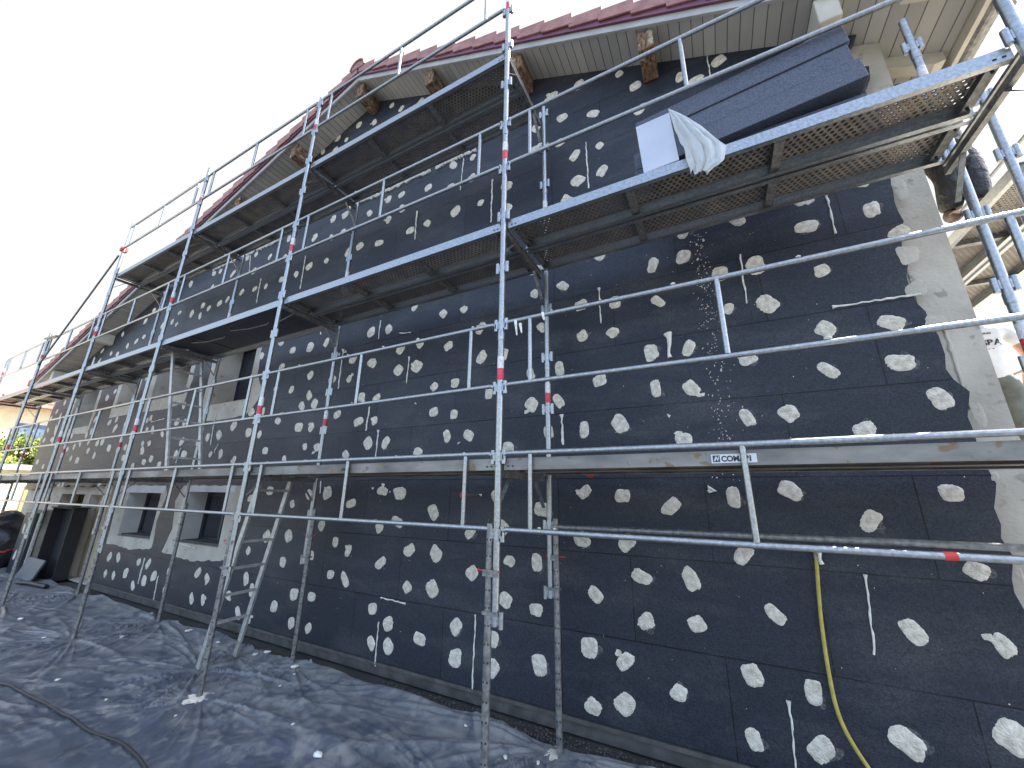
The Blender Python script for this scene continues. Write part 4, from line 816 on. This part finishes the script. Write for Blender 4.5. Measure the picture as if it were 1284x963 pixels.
# ================================================================== GROUND AND SHEET
def grad2(nx_, ny_, seed):
    r = np.random.RandomState(seed); a = r.rand(256, 256)*2*np.pi; return a
def perlin(x, y, seed=0):
    a = grad2(0,0,seed); xi = np.floor(x).astype(int); yi = np.floor(y).astype(int); xf = x-xi; yf = y-yi
    u = xf*xf*xf*(xf*(xf*6-15)+10); v = yf*yf*yf*(yf*(yf*6-15)+10)
    def g(ix, iy, dx, dy): t = a[ix & 255, iy & 255]; return np.cos(t)*dx + np.sin(t)*dy
    n00 = g(xi,yi,xf,yf); n10 = g(xi+1,yi,xf-1,yf); n01 = g(xi,yi+1,xf,yf-1); n11 = g(xi+1,yi+1,xf-1,yf-1)
    return (n00*(1-u)+n10*u)*(1-v) + (n01*(1-u)+n11*u)*v
def crease(n, p=1.0, k=5.5): return (1-np.minimum(1, np.abs(n)*k))**1.5*p
xs = np.concatenate([np.linspace(-19,-9,260,endpoint=False), np.linspace(-9,-.5,480,endpoint=False), np.linspace(-.5,6,120)]); ys = np.concatenate([np.linspace(-10,-4,60,endpoint=False), np.linspace(-4,-.22,330)])
X, Y = np.meshgrid(xs, ys)
def rotn(fx, fy, ang, seed, warp=.0):
    c, s = math.cos(ang), math.sin(ang); w = perlin(X*.7, Y*.7, seed+50)*warp
    return perlin((X*c+Y*s)*fx + w, (-X*s+Y*c)*fy + w*1.7, seed)
msk = lambda sd, lo=.0: np.clip((perlin(X*.55+3, Y*.8, sd)-lo)*3.5+.35, 0, 1)
Z = .012 + .016*rotn(.4,.5,.3,1) + .024*crease(rotn(.16,1.2,.10,2,.55), k=4.5)*msk(40) + .020*crease(rotn(.22,2.1,-.03,3,.5), k=5)*msk(41) + .016*crease(rotn(.28,3.2,.20,4,.5), k=6)*msk(42) + .006*crease(rotn(.4,5.2,.06,5,.5), k=6)*msk(43) + .014*crease(rotn(.9,.25,.45,6,.5), k=6)*msk(44,.1) + .004*crease(rotn(.5,8.0,.12,8,.4), k=6)*msk(45)
Z += .0012*rotn(7,9,.2,9)
feet = [(x-.05, YO) for x in XS] + [(x+.05, YI) for x in XS] + [(-5.06,-.44), (-5.06,-.80)]
for n, (fx, fy) in enumerate(feet):
    dx, dy = X-fx, Y-fy; r = np.hypot(dx, dy); th = np.arctan2(dy, dx); w = perlin(np.cos(th)*2+n, np.sin(th)*2+r*.4, 30+n)
    ray = crease(np.sin(th*5.5 + w*5 + n)*.35) + .7*crease(np.sin(th*9.3 + w*7 + 2*n)*.35)
    amp = np.exp(-r/.75)*(1-np.exp(-(r/.12)**2)); Z = Z*(1-.6*np.exp(-(r/.7)**2)) + .050*ray*amp
    m = np.exp(-(r/.16)**2); Z = Z*(1-m) + .004*m
edge = np.clip((Y+.42)/.2, 0, 1)                                   # sheet bunches up against the foot of the wall
Z += edge*(.035 + .05*perlin(X*1.3, Y*0+2.2, 77)) * (1 + .0*X)
Z = np.maximum(Z, .002)
Yd = Y + edge*(.06*perlin(X*.9, X*0+.5, 78) + .03*perlin(X*3.1, X*0+.5, 79))
ny_, nx_ = X.shape; V = np.stack([X, Yd, Z], -1).reshape(-1,3)
idx = np.arange(nx_*ny_).reshape(ny_, nx_); Fq = np.stack([idx[:-1,:-1], idx[:-1,1:], idx[1:,1:], idx[1:,:-1]], -1).reshape(-1,4)
me = bpy.data.meshes.new('ground_sheet'); me.from_pydata(V.tolist(), [], Fq.tolist()); me.polygons.foreach_set('use_smooth', [True]*len(me.polygons)); me.materials.append(M['tarp'])
o = bpy.data.objects.new('ground_sheet', me); COL.objects.link(o); o['kind'] = 'structure'
def hgt(x, y):
    i = int(np.argmin(np.abs(ys-y))); j = int(np.argmin(np.abs(xs-x))); return float(Z[max(0,i-1):i+2, max(0,j-1):j+2].max())
def drape(P, up):
    z = [max(hgt(p[0]+a, p[1]+c) for a in (-.03,0,.03) for c in (-.03,0,.03)) + up for p in P]
    for _ in range(3): z = [(z[max(i-1,0)]+z[i]+z[min(i+1,len(z)-1)])/3 for i in range(len(z))]
    return [(p[0], p[1], q) for p, q in zip(P, z)]
o = MB().tube(drape(bez([(-12.5,-3.0,.03),(-9.5,-2.2,.03),(-7.8,-2.0,.035),(-6.8,-1.93,.035),(-6.29,-1.87,.03),(-5.8,-1.84,.04),(-5.23,-1.81,.03),(-4.53,-1.79,.035),(-3.75,-1.75,.03),(-3.0,-1.95,.03),(-2.2,-2.5,.03)], 14), .009), .010, 8).build('cable', M['rubber'], None, (-5,-1.9,.0), smooth=True)
tag(o, 'thin black cable snaking across the blue ground sheet', 'cable')
SCR = [(-2.72,-1.13,.03,'teardrop of white foam lying alone on the blue sheet near the camera'),(-4.14,-.35,.03,'white foam scrap on the sheet close to the foot of the wall'),(-4.87,-.33,.022,None),(-4.78,-.25,.028,None),(-5.6,-.35,.02,None),(-1.55,-.52,.018,None),(-1.33,-.45,.016,None),(-6.4,-.3,.03,None),
       (-4.0,-.45,.012,None),(-3.95,-.62,.012,None),(-5.9,-1.6,.018,None),(-4.95,-1.55,.012,None),(-4.2,-1.35,.012,None),(-7.6,-1.3,.016,None),(-6.9,-.8,.022,None),(-3.2,-1.0,.012,None),(-2.0,-.35,.014,None),(-9.0,-1.2,.03,None)]
for x, y, s, lab in SCR:
    o = scrap(x, y, hgt(x, y)+s*.3, s, rnd)
    tag(o, lab or 'tiny crumb of dried white foam dropped on the blue ground sheet', 'foam scrap', None if lab else 'foam crumbs on the ground sheet')
o = MB().tube([(-1.12,-.62,.03),(-1.06,-.60,.035),(-1.0,-.62,.03)], [.02,.026,.016], 8).build('rust_lump', M['wood_old'], None, (-1.06,-.6,.0), smooth=True)
tag(o, 'rusty brown lump on the sheet beside the near scaffold foot', 'debris')

for nm, x0, y0, x1, y1 in (('bounce_slab', 2.3, -3, 14, 16), ('bounce_yard', -60, -12, -19.1, 16)):
    o = MB().box(x0, y0, -.026, x1, y1, -.018).build(nm, M['bounce_slab']); o['kind'] = 'structure'  # pale slabs added to bounce warm sun onto eave, decks and left end
o = MB().add([(-400,-400,-.03),(400,-400,-.03),(400,400,-.03),(-400,400,-.03)], [(0,1,2,3)]).build('ground', M['asphalt']); o['kind'] = 'structure'
gv = MB(); r_ = random.Random(5)
for i in range(2600):
    x = r_.uniform(-3.2,1.6); y = r_.uniform(-.34,-.01); s = r_.uniform(.005,.014); z = -.02 + r_.uniform(0,.02)
    gv.add([(x-s,y,z),(x,y-s,z),(x+s,y,z),(x,y+s,z),(x,y,z+s*1.1),(x,y,z-s)], [(0,1,4),(1,2,4),(2,3,4),(3,0,4)])
o = gv.build('gravel', M['gravel']); o['kind'] = 'stuff'
# mortar spills round the near feet
for fx, fy, sc, lab in ((-4.38,-1.10,.10,'dried mortar splash round the foot of the second front upright'),(-1.28,-.28,.07,'dried mortar splash round the foot of the nearest rear upright'),(-4.28,-.27,.09,'dried mortar splash round the rear upright beside the ladder')):
    bm = bmesh.new(); r = random.Random(int(fx*-100)); vs = [bm.verts.new((fx+math.cos(t/40*6.283)*sc*(1+.45*r.uniform(-1,1)), fy+math.sin(t/40*6.283)*sc*(1+.45*r.uniform(-1,1)), .010+.01*r.random())) for t in range(40)]
    c = bm.verts.new((fx, fy, .03))
    for i in range(40): bm.faces.new((vs[i], vs[(i+1) % 40], c))
    me = bpy.data.meshes.new('mortar_spill'); bm.to_mesh(me); bm.free(); me.materials.append(M['mortar']); o = bpy.data.objects.new('mortar_spill', me); COL.objects.link(o); tag(o, lab, 'mortar spill')

# ================================================================== BEYOND THE LEFT END
nb = thing('neighbour_house', 'sunlit cream neighbouring house with red tiled roof beyond the left end', 'house', (-34, 2, 0)); O = (-34,2,0)
MB().box(-38,-6,0,-30,10,5.9).build('wall', M['cream'], nb, O)
k = MB().prism([[(-38.6,5.7),(-29.3,5.7),(-29.3,5.85),(-34,8.0),(-38.6,5.85)]], -6.5, 10.5); k.build('roof', M['tile'], nb, O)
k = MB()
for j in range(60): k.tube([(-29.28,-6.4+j*.28,5.87),(-29.9,-6.4+j*.28,6.15)], .09, 8)
k.build('eave_tiles', M['tile'], nb, O)
for y, z0, z1 in ((1.9,3.9,4.9),(-.6,3.9,4.9),(1.0,1.2,2.6)):
    w = MB().box(-29.995,y-.08,z0-.08,-29.95,y+.98,z1+.08).build('window', M['render_white'], nb, O); MB().box(-29.949,y,z0,-29.93,y+.9,z1).build('shutter', M['blue_glass'], w, O)
gr = thing('garage', 'low sunlit cream garage with an orange-brown door at the left edge', 'garage', (-24, 1.5, 0)); O = (-24,1.5,0)
MB().box(-27,-4,0,-22,5,2.45).build('wall', M['cream'], gr, O); MB().box(-27.2,-4.2,2.451,-21.8,5.2,2.62).build('roof', M['render_white'], gr, O)
MB().box(-21.99,1.15,.02,-21.95,1.75,1.95).build('door', M['orange'], gr, O); MB().box(-21.99,-.9,.02,-21.95,.1,1.95).build('door', M['orange'], gr, O)
def tree(x, y, h, cr, seed, lab):
    r = random.Random(seed); t = thing('tree', lab, 'tree', (x,y,0), 'trees beyond the left end'); k = MB()
    k.tube([(x,y,0),(x+.05,y,h*.4),(x,y+.05,h*.75)], [.12,.09,.04], 8)
    for i in range(7):
        a = r.uniform(0,6.28); z = h*r.uniform(.35,.7); k.tube([(x,y,z),(x+math.cos(a)*cr*.6,y+math.sin(a)*cr*.6,z+cr*.5)], [.04,.015], 6)
    k.build('trunk', M['bark'], t, (x,y,0), smooth=True)
    V = []; F = []; cl = [(r.gauss(0,cr*.45), r.gauss(0,cr*.45), h*.72+r.gauss(0,cr*.42)) for _ in range(46)]
    for i in range(5200):
        c = cl[r.randrange(len(cl))]; p = Vector((x+c[0]+r.gauss(0,cr*.13), y+c[1]+r.gauss(0,cr*.13), c[2]+r.gauss(0,cr*.12)))
        a = Vector((r.uniform(-1,1),r.uniform(-1,1),r.uniform(-1,1))).normalized(); b = a.cross(Vector((r.uniform(-1,1),r.uniform(-1,1),r.uniform(-1,1)))).normalized(); s = r.uniform(.05,.10); n = len(V)
        V += [tuple(p-a*s), tuple(p+b*s*.5), tuple(p+a*s), tuple(p-b*s*.5)]; F.append((n,n+1,n+2,n+3))
    me = bpy.data.meshes.new('crown'); me.from_pydata([(q[0]-x,q[1]-y,q[2]) for q in V], [], F); me.materials.append(M['leaf']); o = bpy.data.objects.new('crown', me); COL.objects.link(o); o.parent = t
tree(-25.5, .6, 4.0, 1.3, 1, 'bright yellow-green bushy tree above the garage, leftmost of the two')
tree(-25.2, 2.3, 3.9, 1.2, 2, 'bright yellow-green bushy tree above the garage, nearer the scaffolded house')

# ================================================================== LIGHT, CAMERA
SUN_EL, SUN_AZ = 50, 48            # azimuth from +y towards +x
w = bpy.data.worlds.new('World'); scene.world = w; w.use_nodes = True; nt = w.node_tree; bg = nt.nodes['Background']
sk = nt.nodes.new('ShaderNodeTexSky'); sk.sky_type = 'NISHITA'; sk.sun_disc = False; sk.sun_elevation = rad(SUN_EL); sk.sun_rotation = rad(SUN_AZ)
sk.altitude = 100; sk.air_density = 1.0; sk.dust_density = 4.0; sk.ozone_density = 1.2
tc = nt.nodes.new('ShaderNodeTexCoord'); dp = nt.nodes.new('ShaderNodeVectorMath'); dp.operation = 'DOT_PRODUCT'
hz = Vector((-.45,.85,.28)).normalized(); dp.inputs[1].default_value = hz; nt.links.new(tc.outputs['Generated'], dp.inputs[0])
mr = nt.nodes.new('ShaderNodeMapRange'); mr.interpolation_type = 'SMOOTHSTEP'; mr.inputs['From Min'].default_value = -.15; mr.inputs['From Max'].default_value = .45; mr.inputs['To Min'].default_value = .22; mr.inputs['To Max'].default_value = .985; nt.links.new(dp.outputs['Value'], mr.inputs['Value'])
cn = nt.nodes.new('ShaderNodeTexNoise'); cn.inputs['Scale'].default_value = 1.6; cn.inputs['Detail'].default_value = 4; nt.links.new(tc.outputs['Generated'], cn.inputs['Vector'])
cr = nt.nodes.new('ShaderNodeMapRange'); cr.inputs['To Min'].default_value = .93; cr.inputs['To Max'].default_value = 1.05; nt.links.new(cn.outputs['Fac'], cr.inputs['Value'])
cv = nt.nodes.new('ShaderNodeVectorMath'); cv.operation = 'SCALE'; cv.inputs[0].default_value = (1.23,1.23,1.20); nt.links.new(cr.outputs[0], cv.inputs['Scale'])
mx = nt.nodes.new('ShaderNodeMix'); mx.data_type = 'RGBA'; nt.links.new(mr.outputs[0], mx.inputs['Factor']); nt.links.new(sk.outputs[0], mx.inputs[6]); nt.links.new(cv.outputs[0], mx.inputs[7])   # bright thin haze over the sunward half of the sky
nt.links.new(mx.outputs[2], bg.inputs[0]); bg.inputs[1].default_value = .15
sd = Vector((math.sin(rad(SUN_AZ))*math.cos(rad(SUN_EL)), math.cos(rad(SUN_AZ))*math.cos(rad(SUN_EL)), math.sin(rad(SUN_EL))))
sl = bpy.data.lights.new('sun', 'SUN'); sl.energy = 4.2; sl.angle = rad(.53); sl.color = (1,.93,.82); so = bpy.data.objects.new('sun', sl); COL.objects.link(so)
so.rotation_euler = (-sd).to_track_quat('-Z', 'Y').to_euler(); so.location = (10,10,20)
cd = bpy.data.cameras.new('camera'); cam = bpy.data.objects.new('camera', cd); COL.objects.link(cam); scene.camera = cam
cd.sensor_width = 36; cd.lens = 480.4/1284*36; cd.clip_start = .05; cd.clip_end = 1000
F_ = Vector((-0.44446626, 0.85153067, 0.27811014)); R_ = Vector((0.88805852, 0.45957034, 0.0121312)); U_ = Vector((0.11748108,-0.25236999,0.96047258))
cam.matrix_world = Matrix((( R_.x,U_.x,-F_.x,0),(R_.y,U_.y,-F_.y,-3.4615),(R_.z,U_.z,-F_.z,1.8054),(0,0,0,1)))
vs = scene.view_settings; vs.view_transform = 'Standard'; vs.look = 'None'; vs.gamma = 1; vs.exposure = EXPO
scene.cycles.max_bounces = 8; scene.cycles.diffuse_bounces = 4; scene.cycles.transparent_max_bounces = 16
scene.cycles.use_denoising = True
